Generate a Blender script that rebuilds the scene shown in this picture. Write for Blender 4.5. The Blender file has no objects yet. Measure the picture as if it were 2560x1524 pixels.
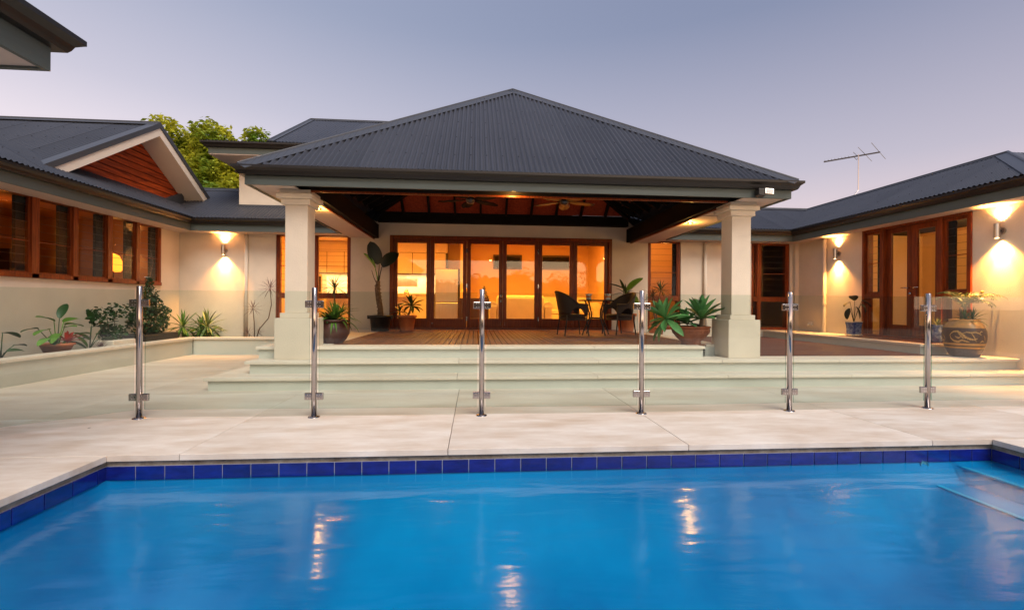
import bpy, math, random
from mathutils import Vector, Matrix, Euler
rnd = random.Random(7)
R = math.radians
C = bpy.context.scene.collection
S = bpy.context.scene
PI = math.pi

# ------------------------------------------------------------------ camera
cd = bpy.data.cameras.new('camera')
cam = bpy.data.objects.new('camera', cd); C.objects.link(cam)
cd.sensor_width = 36; cd.lens = 36 * 1142 / 2560; cd.clip_start = .05; cd.clip_end = 2000
cam.matrix_world = (Matrix.Translation((0, 0, 1.097)) @ Matrix.Rotation(-.0802, 4, 'Z')
                    @ Matrix.Rotation(PI / 2 - .0004, 4, 'X') @ Matrix.Rotation(.0066, 4, 'Z'))
S.camera = cam
# ------------------------------------------------------------------ sky, sun, exposure
SUN_EL, SUN_AZ = R(50), R(155)          # azimuth measured clockwise from +Y
w = bpy.data.worlds.new('World'); S.world = w; w.use_nodes = True
nt = w.node_tree; nt.nodes.clear()
def N(t, nt_, **kw):
    n = nt_.nodes.new(t)
    for k, v in kw.items(): setattr(n, k, v)
    return n
sky = N('ShaderNodeTexSky', nt, sky_type='NISHITA', sun_disc=False)
sky.sun_elevation = R(4); sky.sun_rotation = SUN_AZ; sky.air_density = 1.0; sky.dust_density = 2.0
tc = N('ShaderNodeTexCoord', nt); sep = N('ShaderNodeSeparateXYZ', nt)
nt.links.new(tc.outputs['Generated'], sep.inputs[0])
ramp = N('ShaderNodeValToRGB', nt)
cr = ramp.color_ramp
cr.elements[0].position = 0.0; cr.elements[0].color = (.95, .69, .66, 1)
cr.elements[1].position = 1.0; cr.elements[1].color = (.10, .125, .25, 1)
for p, c in ((.12, (.75, .565, .605, 1)), (.25, (.46, .405, .50, 1)), (.50, (.19, .21, .33, 1))):
    e = cr.elements.new(p); e.color = c
nt.links.new(sep.outputs['Z'], ramp.inputs[0])
# the west (left and behind the camera) still glows
dot = N('ShaderNodeVectorMath', nt, operation='DOT_PRODUCT')
nt.links.new(tc.outputs['Generated'], dot.inputs[0]); dot.inputs[1].default_value = (-.8, -.6, 0)
mr = N('ShaderNodeMapRange', nt); mr.interpolation_type = 'SMOOTHSTEP'
mr.inputs['From Min'].default_value = -1.05; mr.inputs['From Max'].default_value = .35
mr.inputs['To Min'].default_value = 0; mr.inputs['To Max'].default_value = 1
nt.links.new(dot.outputs['Value'], mr.inputs['Value'])
glow = N('ShaderNodeValToRGB', nt); g = glow.color_ramp
g.elements[0].position = 0; g.elements[0].color = (1.2, .88, .84, 1)
g.elements[1].position = 1; g.elements[1].color = (.18, .24, .40, 1)
for p, c in ((.20, (.88, .71, .75, 1)), (.35, (.54, .48, .57, 1)), (.52, (.33, .34, .46, 1))):
    e = g.elements.new(p); e.color = c
nt.links.new(sep.outputs['Z'], glow.inputs[0])
mx = N('ShaderNodeMix', nt, data_type='RGBA')
nt.links.new(mr.outputs[0], mx.inputs[0]); nt.links.new(ramp.outputs[0], mx.inputs[6]); nt.links.new(glow.outputs[0], mx.inputs[7])
# sunset band low in the west, behind the camera (it shows in the door glass)
dot2 = N('ShaderNodeVectorMath', nt, operation='DOT_PRODUCT')
nt.links.new(tc.outputs['Generated'], dot2.inputs[0]); dot2.inputs[1].default_value = (-.25, -.97, 0)
mr2 = N('ShaderNodeMapRange', nt); mr2.interpolation_type = 'SMOOTHSTEP'
mr2.inputs['From Min'].default_value = .1; mr2.inputs['From Max'].default_value = .95
nt.links.new(dot2.outputs['Value'], mr2.inputs['Value'])
band = N('ShaderNodeValToRGB', nt); g = band.color_ramp
g.elements[0].position = 0; g.elements[0].color = (3.4, 2.1, .95, 1)
g.elements[1].position = .30; g.elements[1].color = (0, 0, 0, 1)
for p, c in ((.10, (3.0, 2.1, 1.1, 1)), (.17, (.6, .45, .34, 1))):
    e = g.elements.new(p); e.color = c
nt.links.new(sep.outputs['Z'], band.inputs[0])
bm_ = N('ShaderNodeVectorMath', nt, operation='SCALE'); nt.links.new(band.outputs[0], bm_.inputs[0]); nt.links.new(mr2.outputs[0], bm_.inputs['Scale'])
ba = N('ShaderNodeVectorMath', nt, operation='ADD'); nt.links.new(bm_.outputs[0], ba.inputs[1]); nt.links.new(mx.outputs[2], ba.inputs[0])
b1 = N('ShaderNodeBackground', nt); b1.inputs[1].default_value = .74
b2 = N('ShaderNodeBackground', nt); b2.inputs[1].default_value = .05
nt.links.new(ba.outputs[0], b1.inputs[0]); nt.links.new(sky.outputs[0], b2.inputs[0])
ad = N('ShaderNodeAddShader', nt); out = N('ShaderNodeOutputWorld', nt)
nt.links.new(b1.outputs[0], ad.inputs[0]); nt.links.new(b2.outputs[0], ad.inputs[1]); nt.links.new(ad.outputs[0], out.inputs[0])

sl = bpy.data.lights.new('sun', 'SUN'); so = bpy.data.objects.new('sun', sl); C.objects.link(so)
sl.energy = 2.45; sl.angle = R(40); sl.color = (1, .90, .80)
sv = Vector((math.sin(SUN_AZ) * math.cos(SUN_EL), math.cos(SUN_AZ) * math.cos(SUN_EL), math.sin(SUN_EL)))
so.rotation_euler = sv.to_track_quat('Z', 'Y').to_euler()
S.view_settings.view_transform = 'Standard'; S.view_settings.look = 'None'
S.view_settings.exposure = 0.5; S.view_settings.gamma = 1
S.render.engine = 'CYCLES'
cy = S.cycles
cy.max_bounces = 7; cy.diffuse_bounces = 3; cy.glossy_bounces = 4; cy.transmission_bounces = 4
cy.transparent_max_bounces = 24; cy.caustics_reflective = False; cy.caustics_refractive = False
cy.use_denoising = True; cy.sample_clamp_indirect = 6
cy.use_light_tree = True

# ------------------------------------------------------------------ materials
M = {}
def mat(name, col, rough=.6, metal=0, spec=.5, var=.0, scale=6, detail=6, col2=None, bump=0, bscale=60,
        stretch=(1, 1, 1), emit=None, estr=0, coat=0, rvar=0, object_coords=True, perobj=0, bumpd=.01):
    m = bpy.data.materials.new(name); m.use_nodes = True; t = m.node_tree
    b = t.nodes['Principled BSDF']; L = t.links.new
    b.inputs['Roughness'].default_value = rough; b.inputs['Metallic'].default_value = metal
    b.inputs['Specular IOR Level'].default_value = spec
    if coat: b.inputs['Coat Weight'].default_value = coat; b.inputs['Coat Roughness'].default_value = .1
    b.inputs['Base Color'].default_value = (*col, 1)
    co = N('ShaderNodeNewGeometry', t) if not object_coords else N('ShaderNodeTexCoord', t)
    src = co.outputs['Position'] if not object_coords else co.outputs['Object']
    mp = N('ShaderNodeMapping', t); mp.inputs['Scale'].default_value = stretch; L(src, mp.inputs[0])
    last = None
    if var or col2:
        nz = N('ShaderNodeTexNoise', t); nz.inputs['Scale'].default_value = scale; nz.inputs['Detail'].default_value = detail
        nz.inputs['Roughness'].default_value = .6
        L(mp.outputs[0], nz.inputs['Vector'])
        if perobj:
            oi = N('ShaderNodeObjectInfo', t); ml = N('ShaderNodeMath', t, operation='MULTIPLY'); ml.inputs[1].default_value = 50
            nz.noise_dimensions = '4D'; L(oi.outputs['Random'], ml.inputs[0]); L(ml.outputs[0], nz.inputs['W'])
        rp = N('ShaderNodeValToRGB', t); e = rp.color_ramp.elements
        c2 = col2 or tuple(c * (1 - var) for c in col)
        c1 = col if col2 else tuple(min(1, c * (1 + var)) for c in col)
        e[0].position = .33; e[1].position = .67; e[0].color = (*c2, 1); e[1].color = (*c1, 1)
        L(nz.outputs['Fac'], rp.inputs[0]); last = rp.outputs[0]
        if rvar:
            rm = N('ShaderNodeMapRange', t); rm.inputs['To Min'].default_value = max(0, rough - rvar); rm.inputs['To Max'].default_value = min(1, rough + rvar)
            L(nz.outputs['Fac'], rm.inputs['Value']); L(rm.outputs[0], b.inputs['Roughness'])
    if perobj:
        oi = N('ShaderNodeObjectInfo', t); hr = N('ShaderNodeMapRange', t)
        hr.inputs['To Min'].default_value = 1 - perobj; hr.inputs['To Max'].default_value = 1 + perobj
        L(oi.outputs['Random'], hr.inputs['Value'])
        hs = N('ShaderNodeHueSaturation', t); L(hr.outputs[0], hs.inputs['Value'])
        if last: L(last, hs.inputs['Color'])
        else: hs.inputs['Color'].default_value = (*col, 1)
        last = hs.outputs[0]
    if last: L(last, b.inputs['Base Color'])
    if bump:
        n2 = N('ShaderNodeTexNoise', t); n2.inputs['Scale'].default_value = bscale; n2.inputs['Detail'].default_value = 5
        L(mp.outputs[0], n2.inputs['Vector'])
        bp = N('ShaderNodeBump', t); bp.inputs['Strength'].default_value = bump; bp.inputs['Distance'].default_value = bumpd
        L(n2.outputs['Fac'], bp.inputs['Height']); L(bp.outputs[0], b.inputs['Normal'])
    if emit: b.inputs['Emission Color'].default_value = (*emit, 1); b.inputs['Emission Strength'].default_value = estr
    M[name] = m; return m
mat('render', (.68, .59, .475), .85, spec=.25, var=.06, scale=1.6, detail=9, bump=.7, bscale=70, bumpd=.006)
mat('render_riser', (.55, .55, .485), .85, spec=.25, var=.04, scale=2, bump=.4, bscale=120, bumpd=.004)
mat('limestone_tan', (.72, .65, .56), .6, spec=.35, col2=(.56, .46, .36), scale=1.3, detail=9, stretch=(.7, 2.2, 1), bump=.35, bscale=40, bumpd=.003, perobj=.03, rvar=.12)
mat('limestone', (.80, .74, .67), .6, spec=.35, col2=(.60, .49, .39), scale=2.6, detail=9, stretch=(.7, 2.2, 1), bump=.35, bscale=40, bumpd=.003, perobj=.035, rvar=.12)
mat('travertine', (.76, .69, .585), .55, spec=.35, col2=(.66, .56, .45), scale=2.2, detail=8, stretch=(.6, 3, 3), bump=.3, bscale=60, bumpd=.002, perobj=.04)
mat('coping_cement', (.42, .36, .28), .9, col2=(.2, .15, .10), scale=9, bump=.6, bscale=80)
mat('roof_metal', (.042, .045, .056), .38, metal=0.0, spec=.42, var=.10, scale=.9, detail=5, perobj=.07)
mat('flashing', (.052, .056, .066), .38, spec=.5, var=.06, scale=2)
mat('gutter_metal', (.013, .011, .010), .38, spec=.35, var=.08, scale=3)
mat('fascia_paint', (.075, .092, .086), .55, spec=.3, var=.10, scale=3, stretch=(.25, .25, 4), bump=.15, bscale=30)
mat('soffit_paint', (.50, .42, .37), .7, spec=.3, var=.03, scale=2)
mat('barge_paint', (.80, .71, .60), .65, spec=.3, var=.03, scale=3)
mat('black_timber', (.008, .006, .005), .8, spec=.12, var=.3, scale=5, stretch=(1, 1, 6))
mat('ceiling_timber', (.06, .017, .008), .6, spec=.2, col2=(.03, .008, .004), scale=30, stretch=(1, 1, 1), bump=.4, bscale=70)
mat('ceiling_lining_lit', (.30, .050, .016), .6, spec=.3, col2=(.15, .022, .008), scale=26, bump=.4, bscale=60)  # dark stained ceiling with the lamplight on its back slope painted in
mat('jarrah', (.26, .050, .008), .42, spec=.3, col2=(.085, .014, .003), scale=5, detail=8, stretch=(9, 9, .6), bump=.12, bscale=40, perobj=.10)
mat('cladding', (.64, .095, .014), .5, spec=.25, col2=(.17, .022, .006), scale=3, detail=9, stretch=(.8, .8, 9), bump=.2, bscale=30, perobj=.16)
mat('deck_board', (.20, .062, .020), .5, spec=.18, col2=(.085, .024, .008), scale=3, detail=8, stretch=(9, .8, 1), bump=.2, bscale=30, perobj=.16, rvar=.1)
mat('deck_board_across', (.13, .032, .012), .5, spec=.18, col2=(.06, .014, .006), scale=3, detail=8, stretch=(.8, 9, 1), bump=.2, bscale=30, perobj=.14, rvar=.1)
mat('dark_void', (.01, .009, .008), .9)
mat('steel', (.46, .42, .41), .13, metal=1, var=.04, scale=4)
mat('brushed_steel', (.55, .50, .45), .32, metal=1, var=.10, scale=3, stretch=(20, 20, .4))
mat('dark_steel', (.07, .065, .065), .35, metal=.6)
mat('black_plastic', (.012, .012, .012), .45, var=.3, scale=8)
mat('pool_tile', (.006, .018, .235), .12, spec=.6, col2=(.004, .010, .13), scale=9, detail=5, stretch=(1, 1, 2.5), coat=.5, perobj=.16, bump=.05, bscale=20)
mat('grout', (.35, .38, .48), .8)
mat('pool_plaster', (.001, .30, .53), .7, spec=.1, col2=(.001, .14, .32), scale=.5, detail=5, object_coords=False)
mat('pool_edge_tile', (.05, .42, .58), .7)
mat('terracotta', (.58, .19, .07), .75, col2=(.45, .13, .045), scale=6, bump=.2, bscale=60)
mat('bowl_clay', (.26, .072, .026), .6, spec=.25, col2=(.15, .038, .014), scale=8, bump=.2, bscale=50)
mat('brown_glaze', (.085, .026, .018), .36, spec=.4, col2=(.045, .014, .010), scale=6)
mat('white_glaze', (.62, .62, .58), .25, coat=.4)
mat('soil', (.03, .02, .013), .95, bump=.8, bscale=40)
mat('leaf_agave', (.12, .30, .09), .42, spec=.4, col2=(.06, .19, .06), scale=7, perobj=.2)
mat('leaf_dark', (.030, .085, .022), .4, spec=.45, col2=(.018, .055, .015), scale=8, perobj=.25)
mat('leaf_blackish', (.012, .020, .012), .4, spec=.4, perobj=.2)
mat('leaf_bright', (.13, .28, .035), .45, spec=.3, col2=(.07, .17, .02), scale=8, perobj=.25)
mat('leaf_yellow', (.22, .23, .05), .5, col2=(.08, .15, .035), scale=4, perobj=.3)
mat('leaf_red', (.17, .055, .040), .5, col2=(.09, .03, .03), scale=6, perobj=.25)
mat('leaf_maroon', (.07, .03, .02), .5, col2=(.05, .05, .02), scale=9, perobj=.25)
mat('flower_red', (.42, .035, .02), .5, perobj=.2)
mat('flower_yellow', (.5, .33, .05), .5, perobj=.2)
mat('bark', (.20, .13, .075), .85, col2=(.09, .05, .03), scale=18, bump=.8, bscale=40, bumpd=.02)
mat('wicker', (.040, .022, .016), .5, col2=(.014, .008, .007), scale=70, bump=1.0, bscale=160, bumpd=.01, stretch=(1, 1, 2))
mat('chair_metal', (.035, .030, .028), .4, metal=.3)
mat('table_top', (.015, .013, .013), .2, spec=.6)
mat('cream_wall_in', (.80, .56, .30), .8, object_coords=False, var=.03, scale=1)
mat('ochre_wall', (.50, .21, .055), .8, object_coords=False, var=.05, scale=1)
mat('cabinet', (.76, .63, .47), .45, var=.02)
mat('splash_tile', (.85, .80, .68), .3)
mat('sofa_fabric', (.80, .70, .50), .9, var=.06, scale=5, bump=.5, bscale=120)
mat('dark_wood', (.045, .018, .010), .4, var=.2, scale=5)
mat('floor_in', (.30, .17, .08), .3, var=.1, scale=2)
mat('white_paint', (.70, .66, .60), .5)
mat('ghost_brick', (.30, .13, .07), .8, var=.2, scale=12)
mat('lamp_glow', (1, .7, .35), .5, emit=(1, .66, .30), estr=110)
mat('lamp_lens', (1, .7, .35), .5, emit=(1, .55, .14), estr=16)
mat('shade_glow', (.9, .45, .1), .8, emit=(1, .32, .02), estr=1.8)
mat('ceil_lamp', (1, .8, .5), .5, emit=(1, .50, .13), estr=9)
mat('cyan_glaze', (.012, .03, .20), .25, coat=.3, col2=(.22, .30, .50), scale=14, detail=3)
mat('flood_lens', (.22, .21, .19), .15, coat=.5)
def leafmat(name, col, col2, sc=3, tr=.35):
    m = bpy.data.materials.new(name); m.use_nodes = True; t = m.node_tree; L = t.links.new
    b = t.nodes['Principled BSDF']; b.inputs['Roughness'].default_value = .55; o = t.nodes['Material Output']
    g_ = N('ShaderNodeNewGeometry', t); nz = N('ShaderNodeTexNoise', t); nz.inputs['Scale'].default_value = sc; nz.inputs['Detail'].default_value = 4
    L(g_.outputs['Position'], nz.inputs['Vector']); rp = N('ShaderNodeValToRGB', t); e = rp.color_ramp.elements
    e[0].position = .38; e[1].position = .62; e[0].color = (*col2, 1); e[1].color = (*col, 1)
    L(nz.outputs['Fac'], rp.inputs[0])
    ri = N('ShaderNodeMapRange', t); ri.inputs['To Min'].default_value = .65; ri.inputs['To Max'].default_value = 1.3
    L(g_.outputs['Random Per Island'], ri.inputs['Value']); hs = N('ShaderNodeHueSaturation', t)
    L(ri.outputs[0], hs.inputs['Value']); L(rp.outputs[0], hs.inputs['Color'])
    L(hs.outputs[0], b.inputs['Base Color'])
    tl = N('ShaderNodeBsdfTranslucent', t); L(hs.outputs[0], tl.inputs[0]); ms = N('ShaderNodeMixShader', t); ms.inputs[0].default_value = tr
    L(b.outputs[0], ms.inputs[1]); L(tl.outputs[0], ms.inputs[2]); L(ms.outputs[0], o.inputs[0]); M[name] = m
leafmat('tree_leaf', (.52, .52, .04), (.12, .23, .018), .8)
leafmat('far_tree_leaf', (.06, .08, .03), (.03, .045, .015), .8)
leafmat('bush_leaf', (.030, .085, .022), (.012, .045, .012), 6, .2)
def glassmat(name, tint, ior=1.5, rough=0.0, refl=1.0):
    m = bpy.data.materials.new(name); m.use_nodes = True; t = m.node_tree; t.nodes.clear(); L = t.links.new
    tr = N('ShaderNodeBsdfTransparent', t); tr.inputs[0].default_value = (*tint, 1)
    gl = N('ShaderNodeBsdfGlossy', t); gl.inputs['Roughness'].default_value = rough
    gl.inputs['Color'].default_value = (refl, refl, refl, 1)
    fr = N('ShaderNodeFresnel', t); ge = N('ShaderNodeNewGeometry', t); mi = N('ShaderNodeMix', t, data_type='FLOAT')
    mi.inputs[2].default_value = ior; mi.inputs[3].default_value = 1 / ior
    L(ge.outputs['Backfacing'], mi.inputs[0]); L(mi.outputs[0], fr.inputs['IOR']); ms = N('ShaderNodeMixShader', t)
    o = N('ShaderNodeOutputMaterial', t)
    L(fr.outputs[0], ms.inputs[0]); L(tr.outputs[0], ms.inputs[1]); L(gl.outputs[0], ms.inputs[2]); L(ms.outputs[0], o.inputs[0])
    M[name] = m; return m
glassmat('window_glass', (.97, .97, .95), 1.38)
glassmat('louvre_glass', (.97, .96, .93), 1.22)
glassmat('fence_glass', (.90, .948, .925), 1.38)
glassmat('fence_glass_edge', (.35, .55, .48), 1.5)
# water: tinted, fresnel reflection, long-exposure softened ripples
m = glassmat('water', (.38, .90, 1.0), 1.34, .125)
t = m.node_tree; L = t.links.new
gp = N('ShaderNodeNewGeometry', t); mp = N('ShaderNodeMapping', t); mp.inputs['Scale'].default_value = (.75, 2.4, 1)
mp.inputs['Rotation'].default_value = (0, 0, .25)
L(gp.outputs['Position'], mp.inputs[0])
n1 = N('ShaderNodeTexNoise', t); n1.inputs['Scale'].default_value = 2.2; n1.inputs['Detail'].default_value = 1.5; n1.inputs['Distortion'].default_value = .4
n2 = N('ShaderNodeTexNoise', t); n2.inputs['Scale'].default_value = 16; n2.inputs['Detail'].default_value = 4
L(mp.outputs[0], n1.inputs['Vector']); L(mp.outputs[0], n2.inputs['Vector'])
ma = N('ShaderNodeMath', t, operation='MULTIPLY_ADD'); ma.inputs[1].default_value = .10
L(n2.outputs['Fac'], ma.inputs[0]); L(n1.outputs['Fac'], ma.inputs[2])
bp = N('ShaderNodeBump', t); bp.inputs['Strength'].default_value = .20; bp.inputs['Distance'].default_value = .04
L(ma.outputs[0], bp.inputs['Height'])
for n in t.nodes:
    if n.type in ('BSDF_GLOSSY', 'FRESNEL'): L(bp.outputs[0], n.inputs['Normal'])

# ------------------------------------------------------------------ helpers
class MB:
    def __init__(s): s.v = []; s.f = []; s.mi = []; s.cur = 0
    def add(s, vs, fs):
        o = len(s.v); s.v += [tuple(v) for v in vs]; s.f += [tuple(i + o for i in f) for f in fs]; s.mi += [s.cur] * len(fs); return s
    def box(s, x0, x1, y0, y1, z0, z1):
        return s.add([(x0, y0, z0), (x1, y0, z0), (x1, y1, z0), (x0, y1, z0), (x0, y0, z1), (x1, y0, z1), (x1, y1, z1), (x0, y1, z1)],
                     [(0, 3, 2, 1), (4, 5, 6, 7), (0, 1, 5, 4), (1, 2, 6, 5), (2, 3, 7, 6), (3, 0, 4, 7)])
    def bar(s, a, b, w_, h_, up=(0, 0, 1)):
        a = Vector(a); b = Vector(b); d = (b - a).normalized(); u = Vector(up); r = d.cross(u)
        if r.length < 1e-4: r = d.cross(Vector((1, 0, 0)))
        r.normalize(); u = r.cross(d).normalized(); r *= w_ / 2; u *= h_ / 2
        return s.add([a - r - u, a + r - u, a + r + u, a - r + u, b - r - u, b + r - u, b + r + u, b - r + u],
                     [(0, 1, 2, 3), (4, 7, 6, 5), (0, 4, 5, 1), (1, 5, 6, 2), (2, 6, 7, 3), (3, 7, 4, 0)])
    def tube(s, pts, r, n=10, caps=True):
        pts = [Vector(p) for p in pts]; k = len(pts)
        rs = r if isinstance(r, (list, tuple)) else [r] * k
        ref = None; base = len(s.v); vs = []
        for i, p in enumerate(pts):
            d = (pts[min(i + 1, k - 1)] - pts[max(i - 1, 0)]).normalized()
            if ref is None: ref = d.orthogonal().normalized()
            ref = (ref - d * ref.dot(d)).normalized(); bi = d.cross(ref)
            for j in range(n):
                a = 2 * PI * j / n; vs.append(p + (ref * math.cos(a) + bi * math.sin(a)) * rs[i])
        fs = [(i * n + j, i * n + (j + 1) % n, (i + 1) * n + (j + 1) % n, (i + 1) * n + j) for i in range(k - 1) for j in range(n)]
        if caps: fs += [tuple(range(n))[::-1], tuple((k - 1) * n + j for j in range(n))]
        return s.add(vs, fs)
    def lathe(s, prof, c=(0, 0, 0), n=32, sq=0, cap=False):
        vs = []
        for (r, z) in prof:
            for j in range(n):
                a = 2 * PI * j / n
                q = 1
                if sq: q = 1 / (max(abs(math.cos(a)), abs(math.sin(a)))) if sq == 1 else (abs(math.cos(a)) ** 6 + abs(math.sin(a)) ** 6) ** (-1 / 6)
                vs.append((c[0] + r * q * math.cos(a), c[1] + r * q * math.sin(a), c[2] + z))
        k = len(prof)
        fs = [(i * n + j, i * n + (j + 1) % n, (i + 1) * n + (j + 1) % n, (i + 1) * n + j) for i in range(k - 1) for j in range(n)]
        if cap: fs += [tuple(range(n))[::-1], tuple((k - 1) * n + j for j in range(n))]
        return s.add(vs, fs)
    def prism(s, poly, axis, a, b):
        # poly: 2D points in the two other axes, extruded along axis from a to b
        def p3(p, q):
            return {'X': (q, p[0], p[1]), 'Y': (p[0], q, p[1]), 'Z': (p[0], p[1], q)}[axis]
        n = len(poly)
        return s.add([p3(p, a) for p in poly] + [p3(p, b) for p in poly],
                     [tuple(range(n)), tuple(range(2 * n - 1, n - 1, -1))] + [(i, n + i, n + (i + 1) % n, (i + 1) % n) for i in range(n)])
    def build(s, name, m, parent=None, smooth=False, bevel=0, kind=None, loc=None, world=False):
        me = bpy.data.meshes.new(name)
        off = Vector(parent.location) if (world and parent is not None) else Vector((0, 0, 0))
        me.from_pydata([tuple(Vector(v) - off) for v in s.v], [], s.f)
        ms = m if isinstance(m, (list, tuple)) else [m]
        for x in ms: me.materials.append(M[x])
        if len(ms) > 1: me.polygons.foreach_set('material_index', s.mi)
        if smooth: me.polygons.foreach_set('use_smooth', [True] * len(me.polygons))
        me.update()
        import bmesh
        bm = bmesh.new(); bm.from_mesh(me); bmesh.ops.recalc_face_normals(bm, faces=bm.faces); bm.to_mesh(me); bm.free()
        o = bpy.data.objects.new(name, me); C.objects.link(o)
        if parent is not None: o.parent = parent
        if loc: o.location = loc
        if bevel:
            bv = o.modifiers.new('bevel', 'BEVEL'); bv.width = bevel; bv.segments = 2; bv.limit_method = 'ANGLE'
        if kind: o['kind'] = kind
        return o
def thing(name, label, cat, loc=(0, 0, 0), rz=0, group=None):
    o = bpy.data.objects.new(name, None); C.objects.link(o); o.empty_display_size = .1
    o.location = loc; o.rotation_euler = (0, 0, rz); o['label'] = label; o['category'] = cat
    if group: o['group'] = group
    return o
def tag(o, label, cat, group=None):
    o['label'] = label; o['category'] = cat
    if group: o['group'] = group
    return o
def dup(o, parent=None, loc=None, rot=None, scale=None, name=None):
    c = o.copy(); C.objects.link(c)
    if name: c.name = name
    if parent is not None: c.parent = parent
    if loc is not None: c.location = loc
    if rot is not None: c.rotation_euler = rot
    if scale is not None: c.scale = (scale,) * 3 if isinstance(scale, (int, float)) else scale
    return c
def copy_tree(o, loc=None, rz=None, label=None, parent=None):
    c = o.copy(); C.objects.link(c)
    if parent is not None: c.parent = parent
    if loc is not None: c.location = loc
    if rz is not None: c.rotation_euler = (0, 0, rz)
    if label: c['label'] = label
    for ch in list(o.children): copy_tree(ch, parent=c)
    return c
def boxpart(name, m, parent, *b, bevel=0, kind=None):
    return MB().box(*b).build(name, m, parent, bevel=bevel, kind=kind, world=True)
def light(name, typ, loc, energy, col, parent=None, **kw):
    l = bpy.data.lights.new(name, typ); l.energy = energy; l.color = col
    rot = kw.pop('rot', None)
    for k, v in kw.items(): setattr(l, k, v)
    o = bpy.data.objects.new(name, l); C.objects.link(o)
    if parent is not None: o.parent = parent
    o.location = loc
    if rot: o.rotation_euler = rot
    return o
def interp(pts, u):
    if u <= pts[0][0]: return pts[0][1]
    for (a, va), (b, vb) in zip(pts, pts[1:]):
        if u <= b: return va + (vb - va) * (u - a) / (b - a) if b > a else vb
    return pts[-1][1]
def corrugated(name, parent, O, ud, vd, low, up, pitch=.076, amp=.0115, n=6, m='roof_metal'):
    """corrugated sheet in the plane O + u*ud + v*vd between the broken lines low(u), up(u)"""
    O = Vector(O); ud = Vector(ud).normalized(); vd = Vector(vd).normalized(); nn = ud.cross(vd).normalized()
    if nn.z < 0: nn = -nn
    u0 = low[0][0]; u1 = low[-1][0]; sw = 10 * pitch; us = u0; q = 0; o = None
    while us < u1 - .02:
        ue = min(u1, us + sw); k = max(2, int((min(u1, ue + .03) - us) / pitch * n)); vs = []; fs = []; area = 0
        for i in range(k + 1):
            u = us + (min(u1, ue + .03) - us) * i / k; a = interp(low, u); b = max(a, interp(up, u)); area += b - a
            h = nn * (amp * math.sin(2 * PI * u / pitch) + amp + (.0035 * (1 - i / k)))
            vs += [O + ud * u + vd * a + h, O + ud * u + vd * b + h]
        for i in range(k): fs.append((i * 2, i * 2 + 2, i * 2 + 3, i * 2 + 1))
        if area > .05: o = MB().add(vs, fs).build('roof_sheet', m, parent, smooth=True, world=True)
        us = ue; q += 1
    # screws
    sc = MB(); slope_rows = []; v = .55
    while v < max(b_ for a_, b_ in up): slope_rows.append(v); v += .75
    for v in slope_rows:
        q = round(u0 / pitch) + 3
        while q * pitch < u1:
            u = (q + .25) * pitch
            if interp(low, u) + .1 < v < interp(up, u) - .15:
                p = O + ud * u + vd * v + nn * (2 * amp + .002)
                sc.tube([p - nn * .004, p + nn * .006], .0075, 6)
            q += 3
    if sc.v: sc.build('roof_screw', 'gutter_metal', parent, kind='stuff', world=False) if parent is None or Vector(parent.location).length < 1e-6 else None
    return o
def hipcap(name, parent, A, B, n1, n2, wd=.16, off=.022, roll=.022, m='flashing'):
    A = Vector(A); B = Vector(B); d = (B - A).normalized(); mb = MB()
    for nn in (n1, n2):
        nn = Vector(nn).normalized(); side = d.cross(nn)
        if side.z > 0: side = -side
        o = nn * off
        mb.add([A + o, B + o, B + side * wd + o, A + side * wd + o, A + o * 1.2 + nn * .004, B + o * 1.2 + nn * .004, B + side * wd + o * 1.2 + nn * .004, A + side * wd + o * 1.2 + nn * .004],
               [(0, 1, 2, 3), (4, 7, 6, 5), (2, 6, 7, 3), (0, 3, 7, 4), (1, 5, 6, 2)])
    up = Vector((0, 0, off + roll * .5))
    mb.tube([A + up, B + up], roll, 8)
    return mb.build(name, m, parent, world=True)
GP = [(0, -.112), (.055, -.112), (.068, -.092), (.080, -.062), (.108, -.040), (.120, -.032), (.120, 0), (.110, .002), (.108, -.022), (.072, -.055), (.050, -.1), (0, -.1)]
def gutter(parent, a, b, outd, ztop, m0=0, m1=0, fb=None, fh=.15, name='gutter'):
    """a, b: ends of the fascia line (x, y); outd: outward direction; m0/m1: mitre at the ends"""
    a = Vector((a[0], a[1], 0)); b = Vector((b[0], b[1], 0)); d = (b - a).normalized(); o = Vector((outd[0], outd[1], 0))
    def ring(p, s): return [p + o * q[0] + d * q[0] * s + Vector((0, 0, ztop + q[1])) for q in GP]
    n = len(GP)
    MB().add(ring(a, -m0) + ring(b, m1), [tuple(range(n)), tuple(range(2 * n - 1, n - 1, -1))] + [(i, n + i, n + (i + 1) % n, (i + 1) % n) for i in range(n)]).build(name, 'gutter_metal', parent, world=True)
    t_ = -.03
    q = [(t_, ztop - .03), (0, ztop - .03), (0, ztop - .112 - fh), (t_, ztop - .112 - fh)]
    def r2(p, s): return [p + o * x + d * x * s + Vector((0, 0, z)) for x, z in q]
    return MB().add(r2(a, -m0) + r2(b, m1), [(0, 1, 2, 3), (7, 6, 5, 4)] + [(i, 4 + i, 4 + (i + 1) % 4, (i + 1) % 4) for i in range(4)]).build('fascia', 'fascia_paint', parent, world=True)

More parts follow.
